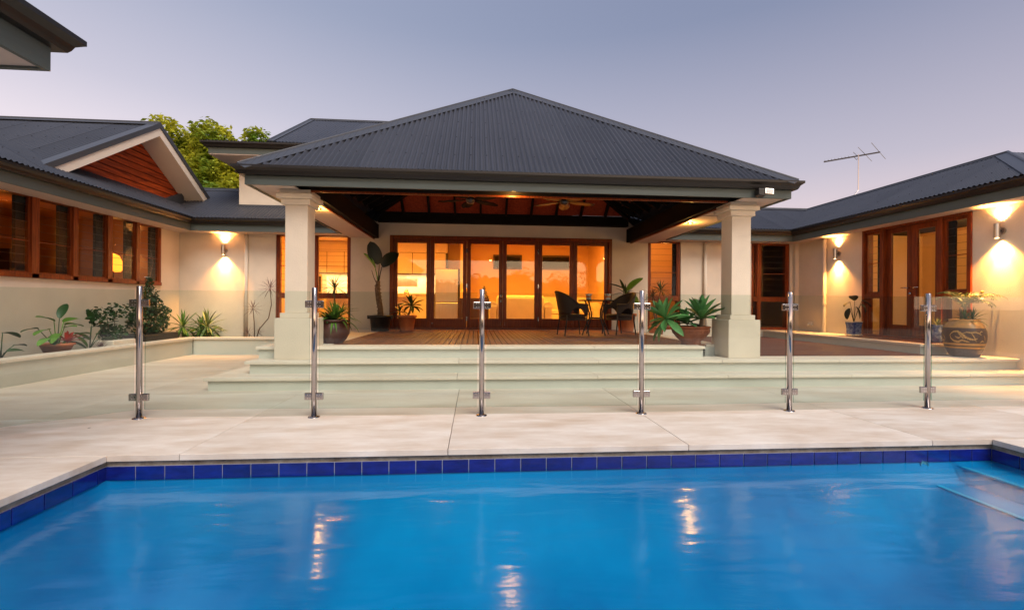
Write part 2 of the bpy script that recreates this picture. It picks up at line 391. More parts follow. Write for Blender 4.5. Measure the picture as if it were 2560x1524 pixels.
# ------------------------------------------------------------------ ground, pool, water
PX0, PX1, PY0, PY1, WZ = -2.65, 4.35, .55, 3.52, -.17
g_ = MB()
g_.box(-300, PX0 - .02, -300, 400, -.5, -.06).box(PX1 + .02, 300, -300, 400, -.5, -.06)
g_.box(PX0 - .02, PX1 + .02, -300, PY0 - .02, -.5, -.06).box(PX0 - .02, PX1 + .02, PY1 + .02, 400, -.5, -.06)
o = g_.build('ground', 'coping_cement'); o['kind'] = 'structure'
xj = [-14.0, -11.8, -9.87, -7.94, -6.0, -4.08, -2.13, -.20, 1.69, 3.78, 5.6, 7.5, 9.4, 11.3, 13.2]
yj = [-5.75, -4.6, -3.45, -2.3, -1.15, PY0 - .0, 1.7, 2.6, PY1 - .035, 4.6, 5.75, 6.9, 8.05, 9.2, 10.35, 11.3]
paving = MB().box(-.1, .1, -3, -2.8, -.055, -.05).build('pool_paving', 'limestone'); paving['kind'] = 'structure'
gap = .0024
def slab(x0, x1, y0, y1):
    MB().box(x0 + gap, x1 - gap, y0 + gap, y1 - gap, -.045, 0).build('paving_slab', 'limestone' if (y0 < 4.5 and x0 > -7) else 'limestone_tan', paving, bevel=.003)
NX0, NX1, NY0, NY1 = PX0 + .035, PX1 - .035, PY0 + .035, PY1 - .035
for i in range(len(xj) - 1):
    for j in range(len(yj) - 1):
        x0, x1, y0, y1 = xj[i], xj[i + 1], yj[j], yj[j + 1]
        if abs(x0) > 12 and j < 3: continue
        inx = x1 > NX0 + .01 and x0 < NX1 - .01; iny = y1 > NY0 + .01 and y0 < NY1 - .01
        # steps and terrace cover part of the paving
        if x0 > -2.5 and y0 > 6.2: continue
        if y0 < NY1 - .01 and y1 > NY1 + .01 and inx: y0 = NY1
        if inx and iny and y0 < NY1 - .001:
            if x0 < NX0: x1 = NX0
            elif x1 > NX1: x0 = NX1
            else: continue
        if j == 4 and inx: y1 = NY0 if y1 > NY0 else y1
        slab(x0, x1, y0, y1)
# pool shell
sh = MB(); nx_, ny_ = 280, 32; vs = []
for j in range(ny_ + 1):
    for i in range(nx_ + 1):
        x = PX0 + (PX1 - PX0) * i / nx_; y = PY0 + (PY1 - PY0) * j / ny_
        d = min(x - PX0, PX1 - x, y - PY0, PY1 - y); deep = .75 + .45 * min(1, max(0, (2.2 - x) / 3.5))
        z = -.188 - deep * (1 - math.exp(-d / .5)); q = PX1 - x
        if q < 2.6: z = max(z, -.222 if q < .352 else (-.337 if q < .652 else -.337 - .65 * (1 - math.exp(-(q - .652) / .9))) if q < 2.6 else z) if y < PY1 - .001 else z
        vs.append((x, y, z))
sh.add(vs, [(j * (nx_ + 1) + i, j * (nx_ + 1) + i + 1, (j + 1) * (nx_ + 1) + i + 1, (j + 1) * (nx_ + 1) + i) for j in range(ny_) for i in range(nx_)])
sh.box(PX0 - .03, PX1 + .03, PY0 - .03, PY1 + .03, -1.75, -1.7)
pool = sh.build('swimming_pool', 'pool_plaster', smooth=True); pool['kind'] = 'structure'
cm = MB()
cm.box(PX0 - .02, PX0 + .001, PY0, PY1, -.19, -.045).box(PX1 - .001, PX1 + .02, PY0, PY1, -.19, -.045)
cm.box(PX0 + .0015, PX1 - .0015, PY1 - .001, PY1 + .02, -.19, -.045).box(PX0 + .0015, PX1 - .0015, PY0 - .02, PY0 + .001, -.19, -.045)
cm.build('bond_beam', 'coping_cement', pool)
gr = MB()
gr.box(PX0, PX0 + .004, PY0 + .002, PY1 - .002, -.186, -.086).box(PX1 - .004, PX1, PY0 + .002, PY1 - .002, -.186, -.086)
gr.box(PX0 + .006, PX1 - .006, PY1 - .005, PY1 - .0015, -.186, -.086)
gr.build('grout_bed', 'grout', pool)
tl = MB().box(.003, .197, -.009, 0, 0, .098).build('tile', 'pool_tile', pool, bevel=.003)
tl.location = (PX0 + .008, PY1 - .004, -.186)
x = PX0 + .008 + .2
while x + .2 < PX1 + .1:
    t_ = dup(tl, loc=(x, PY1 - .004, -.186))
    if x + .2 > PX1: t_.scale = ((PX1 - .01 - x) / .2, 1, 1)
    x += .2
y = PY1 - .01
dup(tl, loc=(PX0 + .004, y - .075, -.186), rot=(0, 0, PI / 2), scale=(.37, 1, 1))
y -= .075
while y > PY0 + .2:
    dup(tl, loc=(PX0 + .004, y - .2, -.186), rot=(0, 0, PI / 2)); y -= .2
y = PY1 - .012
while y > PY0 + .2:
    dup(tl, loc=(PX1 - .004, y, -.186), rot=(0, 0, -PI / 2)); y -= .2
# underwater steps with pale nosings
for k, (xa, zt) in enumerate(((4.00, -.215), (3.70, -.33))):
    boxpart('pool_step', 'pool_plaster', pool, xa, PX1 - .001 - k * .0005, PY0 + .01, PY1 - .012 - k * .001, zt - .006, zt)
    if k < 2: boxpart('step_nosing', 'pool_edge_tile', pool, xa - .004, xa + .035, PY0 + .012, PY1 - .014, zt - .012, zt + .004)
# shallow ledge along the house wall
if 0: boxpart('pool_ledge', 'pool_plaster', pool, PX0 + .01, 3.39, PY1 - .14, PY1 - .013, -1.2, -.42)
for (px, pz, r_) in ((-1.55, -.33, .035), (3.72, -.205, .03)):
    MB().lathe([(r_ * .35, -.012), (r_ * .4, 0), (r_, 0), (r_ * 1.1, .012)], (0, 0, 0), 20).build('return_inlet', 'white_glaze', pool, loc=(px, PY1 - .013, pz)).rotation_euler = (PI / 2, 0, 0)
MB().lathe([(.02, .004), (.06, .006), (.085, .012), (.10, .004), (.105, 0)], n=28).build('pool_drain', 'pool_edge_tile', pool, loc=(.72, 3.0, -1.2))
MB().lathe([(.0, .03), (.04, .026), (.07, .012), (.075, 0)], n=24).build('pool_drain', 'pool_edge_tile', pool, loc=(.55, 2.4, -1.22))
wt = MB().add([(PX0 - .0, PY0, WZ), (PX1, PY0, WZ), (PX1, PY1, WZ), (PX0, PY1, WZ)], [(0, 1, 2, 3)]).build('water', 'water'); wt['kind'] = 'structure'

# ------------------------------------------------------------------ terrace steps and decks
FY = 11.1                                   # facade plane
steps = boxpart('terrace_steps', 'render_riser', None, -3.0, 8.9, 6.62, 10.9, -.02, .28); steps['kind'] = 'structure'
def riser(x0, x1, y0, y1, z0, z1): boxpart('riser', 'render_riser', steps, x0, x1, y0, y1, z0, z1)
riser(-3.31, 12.0, 5.965, 6.30, -.02, .125); riser(-3.31, -3.001, 6.30, 7.9, -.02, .125)
riser(-2.97, 12.0, 6.302, 6.619, .10, .29)
riser(-3.0, 3.42, 6.621, 6.80, .285, .455)
def nosing(x0, x1, y0, y1, zt, joints, th=.04):
    xs = [x0] + [j for j in joints if x0 < j < x1] + [x1]
    for a, b in zip(xs, xs[1:]): MB().box(a + .0015, b - .0015, y0, y1, zt - th, zt).build('step_slab', 'travertine', steps, bevel=.005)
J = [-.23, 1.62, 3.42, 5.2, 7.0, 8.8]
nosing(-3.35, 12, 5.93, 6.30, .165, [-1.98] + J); nosing(-3.35, -3.0, 6.303, 7.9, .165, [])
nosing(-3.02, 12, 6.26, 6.62, .33, [-2.0, -.22] + [j + .1 for j in J[1:]])
nosing(-3.03, 3.44, 6.585, 6.90, .495, [-.21, 1.75])
nosing(3.45, 12, 6.622, 6.74, .329, [5.0, 6.6, 8.2])
# upper left stone strip and right stone edge
for y0, y1 in ((6.903, 8.2), (8.2, 9.5), (9.5, 11.09)):
    MB().box(-3.03, -2.12, y0 + .0015, y1 - .0015, .455, .495).build('step_slab', 'travertine', steps, bevel=.004)
    MB().box(3.62, 3.92, y0 + .0015, y1 - .0015, .455, .495).build('step_slab', 'travertine', steps, bevel=.004)
riser(3.60, 3.89, 6.9, 11.09, .27, .454); riser(-3.0, -2.12, 6.81, 11.09, .27, .454)
# platform in front of the wing doors
riser(7.34, 8.19, 6.99, 11.09, .27, .454)
for y0, y1 in ((6.95, 8.2), (8.2, 9.7), (9.7, 11.08)):
    MB().box(7.30, 7.56, y0 + .0015, y1 - .0015, .455, .495).build('step_slab', 'travertine', steps, bevel=.006)
MB().box(7.563, 8.19, 6.95, 7.1, .455, .495).build('step_slab', 'travertine', steps, bevel=.006)
MB().box(7.563, 8.19, 9.06, 11.08, .455, .495).build('step_slab', 'travertine', steps, bevel=.006)
deck = boxpart('timber_deck', 'dark_void', None, -2.1, 3.6, 6.91, 11.08, .40, .46); deck['kind'] = 'structure'
bw = .0905; x = -2.115
b0 = MB().box(.005, bw - .006, 0, 4.175, 0, .026).build('deck_board', 'deck_board', deck, bevel=.002)
b0.location = (x, 6.905, .466); x += bw
while x + bw < 3.63:
    dup(b0, loc=(x, 6.905, .466 + rnd.uniform(-.0008, .0008))); x += bw
y = 6.745
low = boxpart('lower_timber_deck', 'dark_void', None, 3.93, 7.33, 6.76, 11.08, .25, .296); low['kind'] = 'structure'
b1_ = MB().box(0, 4.27, .003, bw - .005, 0, .026).build('deck_board', 'deck_board_across', low, bevel=.002)
b1_.location = (3.925, y, .303)
while y + bw < 11.0:
    y += bw
    c = dup(b1_, loc=(3.925, y, .303 + rnd.uniform(-.0008, .0008)))
    if y > 6.72: c.scale = ((3.405 if y > 6.9 else 4.25) / 4.27, 1, 1)
y = 7.103
while y + bw < 9.06:
    c = dup(b1_, parent=low, loc=(7.565, y, .468), scale=(.624 / 4.27, 1, 1)); y += bw

# planter wall on the left
pl = thing('planter_wall', 'low rendered garden bed wall with stone coping, running below the long louvre window', 'planter', (-6, 8, 0))
boxpart('wall', 'render_riser', pl, -6.12, -5.97, 2.5, 10.2, -.03, .315)
boxpart('wall', 'render_riser', pl, -5.969, -3.0, 10.22, 10.37, -.03, .315)
for y0, y1 in ((2.5, 4.4), (4.4, 6.3), (6.3, 8.2), (8.2, 10.183)):
    MB().box(-6.17, -5.93, y0 + .001, y1 - .001, .316, .36).build('coping_stone', 'travertine', pl, bevel=.006, world=True)
for x0, x1 in ((-6.17, -4.7), (-4.7, -3.03)):
    MB().box(x0 + .001, x1 - .001, 10.185, 10.42, .316, .36).build('coping_stone', 'travertine', pl, bevel=.006, world=True)
soil = boxpart('planter_soil', 'soil', None, -6.8, -6.13, 2.6, 11.05, -.02, .27); soil['kind'] = 'structure'
soil2 = boxpart('planter_soil', 'soil', None, -6.12, -3.03, 10.43, 11.08, -.02, .26); soil2['kind'] = 'structure'

# ------------------------------------------------------------------ house
house = thing('house', 'single storey rendered house with dark corrugated roofs wrapped round the courtyard', 'house')
H = house
HZ = 2.74
def wallY(x0, x1, y0, y1, z0, z1, openings, name='wall'):
    """wall in a Y plane with openings (x0,x1,z0,z1)"""
    ops = sorted(openings); x = x0; mb = MB()
    for (a, b, c, d) in ops:
        mb.box(x, a, y0, y1, z0, z1)
        if c > z0 + .001: mb.box(a, b, y0, y1, z0, c)
        mb.box(a, b, y0, y1, d, z1); x = b
    mb.box(x, x1, y0, y1, z0, z1)
    return mb.build(name, 'render', H)
def wallX(y0, y1, x0, x1, z0, z1, openings, name='wall'):
    ops = sorted(openings); y = y0; mb = MB()
    for (a, b, c, d) in ops:
        mb.box(x0, x1, y, a, z0, z1)
        if c > z0 + .001: mb.box(x0, x1, a, b, z0, c)
        mb.box(x0, x1, a, b, d, z1); y = b
    mb.box(x0, x1, y, y1, z0, z1)
    return mb.build(name, 'render', H)
WL = (-4.66, -2.95, .50, HZ); DR = (-2.04, 3.37, .495, HZ); W1 = (4.29, 5.14, .50, HZ); W2 = (7.0, 8.03, .50, HZ - .01)
wallY(-7.0, 8.4, FY, FY + .24, -.1, 3.22, [WL, DR, W1, W2])
wallX(1.0, FY - .001, -7.0, -6.8, -.1, 3.18, [(4.9, 10.44, 1.46, 2.755)])
wallX(5.0, FY - .001, 8.2, 8.42, -.1, 3.18, [(6.93, 9.07, .497, 2.75)])
# upper storey block
boxpart('upper_wall', 'render', H, -5.54, 2.4, 11.2, 11.4, 3.24, 4.45)
boxpart('upper_wall', 'render', H, -5.54, -5.34, 11.401, 14.5, 3.24, 4.45)
boxpart('upper_soffit', 'soffit_paint', H, -5.92, 2.4, 10.66, 14.5, 4.40, 4.42)
boxpart('wall_flashing', 'flashing', H, -5.56, -2.0, 11.16, 11.198, 3.24, 3.40)
gutter(H, (-5.93, 10.65), (2.4, 10.65), (0, -1), 4.66, 1, 0, fh=.13)
gutter(H, (-5.93, 14.5), (-5.93, 10.65), (-1, 0), 4.66, 0, 1, fh=.13)
s30 = math.atan(.585)
corrugated('upper_roof', H, (-4.62, 10.56, 4.68), (1, 0, 0), (0, math.cos(s30), math.sin(s30)), [(0, 0), (7, 0)], [(0, 3.05), (7, 3.05)])
corrugated('skirt_roof', H, (-5.95, 10.56, 4.665), (1, 0, 0), (0, math.cos(.05), math.sin(.05)), [(0, 0), (1.33, 0)], [(0, 0.05), (1.33, 1.3)])
MB().prism([(10.56, 4.6), (13.2, 6.15), (15.8, 4.6)], 'X', -4.60, -4.57).build('gable_end', 'fascia_paint', H)
rt = Vector((-4.62, 10.56, 4.68)); top = Vector((-4.62, 10.56 + 3.05 * math.cos(s30), 4.68 + 3.05 * math.sin(s30)))
nrm = Vector((0, -math.sin(s30), math.cos(s30)))
hipcap('rake_flashing', H, rt, top, nrm, (-1, 0, .4), wd=.13)
hipcap('ridge_cap', H, top, top + Vector((7, 0, 0)), nrm, (0, math.sin(s30), math.cos(s30)), wd=.12)

# facade gutters and roofs
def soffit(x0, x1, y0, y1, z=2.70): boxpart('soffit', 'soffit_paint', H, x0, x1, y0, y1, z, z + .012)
ZG = 2.95
gutter(H, (-6.27, 10.62), (-2.6, 10.62), (0, -1), ZG, -1, 0)
gutter(H, (3.95, 10.62), (7.75, 10.62), (0, -1), ZG, 0, -1)
gutter(H, (-6.27, 1.0), (-6.27, 10.62), (1, 0), ZG, 0, -1)
gutter(H, (7.75, 10.62), (7.75, 5.70), (-1, 0), ZG, -1, 1)
gutter(H, (7.75, 5.70), (12, 5.70), (0, -1), ZG, 1, 0)
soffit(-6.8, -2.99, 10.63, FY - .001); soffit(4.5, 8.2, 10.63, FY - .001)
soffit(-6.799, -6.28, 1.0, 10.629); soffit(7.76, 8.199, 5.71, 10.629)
fr_len = 1.75 / math.cos(s30)
corrugated('roof', H, (-10.5, 10.52, 2.955), (1, 0, 0), (0, math.cos(s30), math.sin(s30)),
           [(0, fr_len - .01), (2.55, fr_len - .01), (4.2, 0), (8.3, 0)], [(0, fr_len), (8.3, fr_len)])
s27 = math.atan(.50); fr2 = 1.75 / math.cos(s27)
corrugated('roof', H, (3.7, 10.52, 2.955), (1, 0, 0), (0, math.cos(s27), math.sin(s27)),
           [(0, 0), (4.0, 0), (5.75, fr2), (5.8, fr2)], [(0, fr2), (5.8, fr2)])
nf = Vector((0, -math.sin(s30), math.cos(s30))); nb = Vector((0, math.sin(s30), math.cos(s30)))
yr = 10.52 + 1.75; zr = 2.955 + 1.75 * .585
hipcap('ridge_cap', H, (-8.2, yr, zr), (-5.5, yr, zr), nf, nb, wd=.11)
hipcap('ridge_cap', H, (3.5, yr, 3.835), (9.42, yr, 3.835), (0, -.447, .894), (0, .447, .894), wd=.11)
# right wing roof
sw_ = math.atan(.50); nx = Vector((-math.sin(sw_), 0, math.cos(sw_))); nf2 = Vector((0, -math.sin(sw_), math.cos(sw_)))
Lw = 1.75 / math.cos(sw_); zw = 2.955 + 1.75 * .50
corrugated('wing_roof', H, (7.63, 12.3, 2.955), (0, -1, 0), (math.cos(sw_), 0, math.sin(sw_)),
           [(0, Lw), (1.75, 0), (6.68, 0)], [(0, Lw), (4.93, Lw), (6.68, 0)])
cs = (7.63, 5.60, 2.955); hp = (9.38, 7.36, zw)
corrugated('wing_roof', H, (7.63, 5.60, 2.955), (1, 0, 0), (0, math.cos(sw_), math.sin(sw_)),
           [(0, 0), (4.4, 0)], [(0, 0), (1.75, Lw), (4.4, Lw)])
hipcap('hip_cap', H, cs, hp, nx, nf2, wd=.15)
hipcap('ridge_cap', H, hp, (9.38, 12.3, zw), nx, (-nx.x, 0, nx.z), wd=.10)
hipcap('valley_flashing', H, (7.68, 10.57, 2.93), (9.40, 12.28, zw - .02), nx, nf, wd=.05, roll=.004)
MB().prism([(9.38, zw - .02), (11.2, 2.95), (9.38, 2.95)], 'Y', 7.45, 12.3).build('roof_lining', 'dark_void', H)
# small roof hips peeping over the ridge
for (yy, hh, nm) in ((7.95, .20, 1), (9.2, .12, 1)):
    MB().add([(9.55, yy - .5, zw - .1), (9.55, yy + .45, zw - .1), (10.4, yy + .45, zw - .1), (10.4, yy - .5, zw - .1), (9.9, yy, zw + hh), (10.4, yy, zw + hh)],
             [(0, 1, 4), (1, 2, 5, 4), (3, 0, 4, 5), (2, 3, 5)]).build('ridge_vent', 'flashing', H)
# left wing lower roof, gable
Ll = .75 / math.cos(s30)
nl = Vector((math.sin(s30), 0, math.cos(s30)))
corrugated('wing_roof', H, (-6.15, 1.0, 2.955), (0, 1, 0), (-math.cos(s30), 0, math.sin(s30)),
           [(0, 0), (9.6, 0), (11.3, 2.0)], [(0, 3.2), (6.2, 3.2), (6.6, 1.10), (8.9, 1.10), (11.3, 2.0)])
GY, GZ, GS = 9.9, 4.72, .64
gl_ = math.atan(GS)
# gable roof front slope: from ridge down towards the camera
corrugated('gable_roof', H, (-6.5, GY, GZ), (-1, 0, 0), (0, -math.cos(gl_), -math.sin(gl_)),
           [(0, 0), (10, 0)], [(0, 2.5 / math.cos(gl_)), (.06, 2.5 / math.cos(gl_)), (3.2, 0.3), (3.3, 0.3), (10, .3)])
corrugated('gable_roof', H, (-6.5, GY, GZ), (-1, 0, 0), (0, math.cos(gl_), -math.sin(gl_)),
           [(0, 0), (8, 0)], [(0, 2.6), (8, 2.6)], n=4)
o_ = MB()
def barge(sgn):
    yb = GY + sgn * 2.62; zb = GZ - GS * 2.62
    # cream barge board + grey roll flashing above
    MB().prism([(GY, GZ - .05), (yb, zb - .05), (yb, zb - .22), (GY, GZ - .22)], 'X', -6.50, -6.46).build('barge_board', 'barge_paint', H)
    MB().prism([(GY, GZ + .05), (yb, zb + .05), (yb, zb - .055), (GY, GZ - .055)], 'X', -6.62, -6.44).build('barge_flashing', 'flashing', H)
    MB().prism([(GY, GZ - .20), (yb, zb - .20), (yb, zb - .185), (GY, GZ - .185)], 'X', -6.95, -6.501).build('gable_soffit', 'barge_paint', H)
barge(-1); barge(1)
hipcap('ridge_cap', H, (-6.45, GY, GZ + .02), (-16, GY, GZ + .02), (0, -.5, .8), (0, .5, .8), wd=.14)
# cladding boards
clad = MB().prism([(GY, GZ - .21), (GY - 2.55, GZ - .21 - GS * 2.55), (GY + 2.0, GZ - .21 - GS * 2.55), (GY + 2.0, GZ - .21 - GS * 2.0)], 'X', -7.0, -6.965).build('gable_backing', 'dark_void', H)
zb_ = 3.30; bh = .128
while zb_ < GZ - .24:
    z1 = min(zb_ + bh - .018, GZ - .22)
    def yl(z): return GY - (GZ - .215 - z) / GS
    def yr_(z): return GY + (GZ - .215 - z) / GS
    ya, yb2 = max(yl(zb_), 8.05), min(yr_(zb_), 11.45); yc, yd = max(yl(z1), 8.05), min(yr_(z1), 11.45)
    MB().prism([(ya, zb_), (yb2, zb_), (yd, z1), (yc, z1)], 'X', -6.962 - .0, -6.935).build('cladding_board', 'cladding', H)
    zb_ += bh
MB().prism([(10.5, 3.30), (11.35, 3.30), (11.35, 3.68)], 'X', -6.93, -6.86).build('cricket_flashing', 'flashing', H)
# downpipes
for nm, (px, py, z0, dx) in {'a': (-5.30, FY - .055, .3, 0), 'b': (5.75, FY - .055, .3, 0)}.items():
    MB().tube([(px, py, z0), (px, py, 2.69)], .042, 12).build('downpipe', 'render', H, smooth=True)
mb = MB().tube([(8.145, 10.08, .496), (8.145, 10.08, 2.69)], .042, 12)
mb.tube([(8.145, 10.08, 1.15), (8.145, 10.08, 1.19)], .052, 12).build('downpipe', 'render', H, smooth=False)
MB().box(8.10, 8.199, 11.0, 11.098, .33, 2.70).build('wall_pier', 'render', H)
# gas tap
gt = thing('gas_outlet', 'small white outdoor gas tap low on the wall, left of the downpipe', 'gas tap', (8.2, 10.55, .68))
MB().box(-.05, -.001, -.06, .06, -.045, .045).build('cover', 'white_paint', gt, bevel=.01)
MB().tube([(-.05, 0, 0), (-.09, 0, -.01), (-.11, 0, -.05)], .018, 8).build('nozzle', 'white_paint', gt, smooth=True)

# ------------------------------------------------------------------ windows
def frame_bar(mb, axis, p, a0, a1, z0, z1, d0, d1):
    pass
def louvre_window(axis, plane, spans, z0, z1, sgn, zbar=2.05, zlow=None, blades=9, dark_side=True):
    """one window: frame + louvre bays. axis 'X': lies in an X plane, runs along Y. sgn: outward sign along plane axis"""
    mb = MB(); d_out = .035; d_in = -.13
    def bx(a, b, c, d, o_=d_out, i_=d_in):
        p0, p1 = sorted((plane + sgn * o_, plane + sgn * i_))
        if axis == 'X': mb.box(p0, p1, a, b, c, d)
        else: mb.box(a, b, p0, p1, c, d)
    A, B = spans[0][0], spans[-1][1]
    bx(A - .06, B + .06, z1 - .06, z1 + .0); bx(A - .06, B + .06, z0, z0 + .07, .05)
    xs = [A - .06] + [s_[1] for s_ in spans[:-1]] + [B + .0]
    bx(A - .06, A, z0 + .07, z1 - .06); bx(B, B + .06, z0 + .07, z1 - .06)
    for (s0, s1), (t0, t1) in zip(spans, spans[1:]): bx(s1, t0, z0 + .001, z1 - .001, .05)
    if zlow: bx(A, B, zlow - .05, zlow + .05, .045, -.10)
    f = mb.build('window', 'jarrah', H, bevel=.004)
    for (a, b) in spans:
        # casement stiles inside each bay
        fb = MB()
        def bx2(a_, b_, c_, d_, o_, i_):
            p0, p1 = sorted((plane + sgn * o_, plane + sgn * i_))
            if axis == 'X': fb.box(p0, p1, a_, b_, c_, d_)
            else: fb.box(a_, b_, p0, p1, c_, d_)
        zz0 = (zlow + .05) if zlow else z0 + .07
        bx2(a + .001, a + .03, zz0, z1 - .061, .02, -.02); bx2(b - .03, b - .001, zz0, z1 - .061, .02, -.02)
        bx2(a + .031, b - .031, zz0, zz0 + .025, .02, -.02)
        fb.build('sash', 'jarrah', f)
        rb = MB(); p0, p1 = sorted((plane + sgn * .028, plane + sgn * .020))
        if axis == 'X': rb.box(p0, p1, a + .01, b - .01, zbar - .007, zbar + .007)
        else: rb.box(a + .01, b - .01, p0, p1, zbar - .007, zbar + .007)
        rb.build('glazing_rail', 'jarrah', f)
        n = blades; h = (z1 - .065 - zz0 - .03) / n
        gb = MB()
        if axis == 'X': gb.box(-.0025, .0025, a + .032, b - .032, -.004, h)
        else: gb.box(a + .032, b - .032, -.0025, .0025, -.004, h)
        g0 = gb.build('louvre_pane', 'louvre_glass', f)
        tilt = R(5)
        for i in range(n):
            c = g0 if i == 0 else dup(g0)
            z = zz0 + .03 + i * h
            c.location = (plane, 0, z) if axis == 'X' else (0, plane, z)
            c.rotation_euler = (0, tilt * sgn, 0) if axis == 'X' else (-tilt * sgn, 0, 0)
        eb = MB()
        for i in range(1, n):
            z = zz0 + .03 + i * h
            if axis == 'X': eb.box(plane - .008, plane + .006, a + .032, b - .032, z - .003, z + .001)
            else: eb.box(a + .032, b - .032, plane - .008, plane + .006, z - .003, z + .001)
        eb.build('pane_edge', 'dark_wood', f, kind='stuff')
        if dark_side:   # louvre gallery with handle
            hb = MB(); q = b - .10
            for (o0, o1, c0, c1) in ((-.10, -.05, zz0, z1 - .07),):
                p0, p1 = sorted((plane + sgn * o0, plane + sgn * o1))
                if axis == 'X': hb.box(p0, p1, q - .05, b - .001, c0, c1)
                else: hb.box(q - .0, b - .001, p0, p1, c0, c1)
            hb.build('louvre_gallery', 'dark_void', f)
        if zlow:
            pb = MB()
            if axis == 'X': pb.box(plane - .003, plane + .003, a, b, z0 + .07, zlow - .05)
            else: pb.box(a, b, plane - .003, plane + .003, z0 + .07, zlow - .05)
            pb.build('pane', 'window_glass', f)
    return f
# long louvre window of the left wing (mullions at measured spacing)
ly = [4.96, 5.62, 6.34, 6.98, 7.62, 8.36, 9.06, 9.78, 10.38]
louvre_window('X', -6.80, [(4.96, 5.60), (5.68, 6.29), (6.37, 6.88), (6.95, 7.54), (7.66, 8.26), (8.36, 8.99), (9.10, 9.70), (9.79, 10.38)], 1.46, 2.755, 1, zbar=2.02)
louvre_window('Y', FY + .06, [(-4.60, -3.86), (-3.74, -3.01)], .50, HZ, -1, zbar=1.98, zlow=1.27, blades=9, dark_side=False)
louvre_window('Y', FY + .06, [(4.35, 5.08)], .50, HZ, -1, zbar=1.93, zlow=1.27, blades=9)
louvre_window('Y', FY + .06, [(7.06, 7.16), (7.26, 7.97)], .50, HZ - .01, -1, zbar=1.93, zlow=1.27, blades=9, dark_side=False)

# ------------------------------------------------------------------ bifold doors
fr = MB()
fr.box(-2.04, -1.96, FY - .02, FY + .16, .497, HZ).box(3.29, 3.37, FY - .02, FY + .16, .497, HZ)
fr.box(-1.96, 3.29, FY - .02, FY + .16, HZ - .08, HZ).box(-1.96, 3.29, FY - .02, FY + .20, .497, .535)
bif = fr.build('bifold_doors', 'jarrah', H, bevel=.005)
pw = (3.29 + 1.96) / 6
def door_mesh(w_, z0, z1, st=.095, bot=.22, topr=.09):
    mb = MB()
    mb.box(.002, st, 0, .05, z0, z1).box(w_ - st, w_ - .002, 0, .05, z0, z1)
    mb.box(st, w_ - st, 0, .05, z0, z0 + bot).box(st, w_ - st, 0, .05, z1 - topr, z1)
    return mb
d0 = door_mesh(pw, .537, HZ - .082).build('door', 'jarrah', H, bevel=.004)
d0.location = (-1.96, FY + .04, 0)
p0 = MB().box(.095, pw - .095, .022, .028, .757, HZ - .172).build('pane', 'window_glass', d0)
for i in range(1, 6):
    d = dup(d0, loc=(-1.96 + i * pw, FY + .04, 0)); dup(p0, parent=d)
for xh in (-1.96 + 2 * pw, -1.96 + 4 * pw):
    for zh in (.75, 1.55, 2.4): MB().box(xh - .012, xh + .012, FY + .028, FY + .039, zh - .05, zh + .05).build('hinge', 'steel', H)
xc = -1.96 + 3 * pw
for dx in (-.045,):
    for zh in (1.31, 1.18):
        MB().tube([(xc + dx, FY + .04, zh), (xc + dx, FY - .0, zh)], .028, 16).build('door_lock', 'steel', H, smooth=False)
for dx in (-.05, .05):
    for zh in (.66, .61): MB().tube([(xc + dx, FY + .04, zh), (xc + dx, FY + .02, zh)], .010, 10).build('door_bolt', 'steel', H)
for xx in (-1.96 + pw + .05, -1.96 + 5 * pw - .05):
    MB().tube([(xx, FY + .04, .64), (xx, FY + .0, .64)], .016, 10).build('door_bolt', 'steel', H)

# right wing french doors and sidelights (X plane 8.2)
def fdX(ya, yb, name='door', bot=.22):
    mb = MB(); st = .10; z0, z1 = .537, 2.66
    mb.box(8.24, 8.29, ya, ya + st, z0, z1).box(8.24, 8.29, yb - st, yb, z0, z1)
    mb.box(8.24, 8.29, ya + st, yb - st, z0, z0 + bot).box(8.24, 8.29, ya + st, yb - st, z1 - .10, z1)
    d = mb.build(name, 'jarrah', H, bevel=.004)
    MB().box(8.262, 8.268, ya + st, yb - st, z0 + bot, z1 - .10).build('pane', 'window_glass', d); return d
fm = MB()
for (ya, yb) in ((6.93, 6.985), (7.40, 7.48), (8.56, 8.64), (9.015, 9.07)): fm.box(8.17, 8.38, ya, yb, .497, 2.75)
for (ya, yb) in ((6.985, 7.40), (7.48, 8.56), (8.64, 9.015)): fm.box(8.17, 8.38, ya, yb, 2.66, 2.75).box(8.17, 8.38, ya, yb, .497, .535)
fm.box(8.18, 8.30, 6.985, 7.40, 1.28, 1.37).box(8.18, 8.30, 8.64, 9.015, 1.28, 1.37)
fm.build('door_frame', 'jarrah', H, bevel=.005)
fd1 = fdX(7.482, 8.018); fd2 = fdX(8.022, 8.558)
hd = MB().tube([(8.24, 7.97, 1.47), (8.19, 7.97, 1.47), (8.19, 7.85, 1.475)], .011, 8)
hd.tube([(8.24, 8.07, 1.47), (8.19, 8.07, 1.47), (8.19, 8.19, 1.475)], .011, 8).tube([(8.24, 8.05, 1.36), (8.215, 8.05, 1.36)], .026, 14)
hd.build('handle', 'steel', fd2, smooth=True)
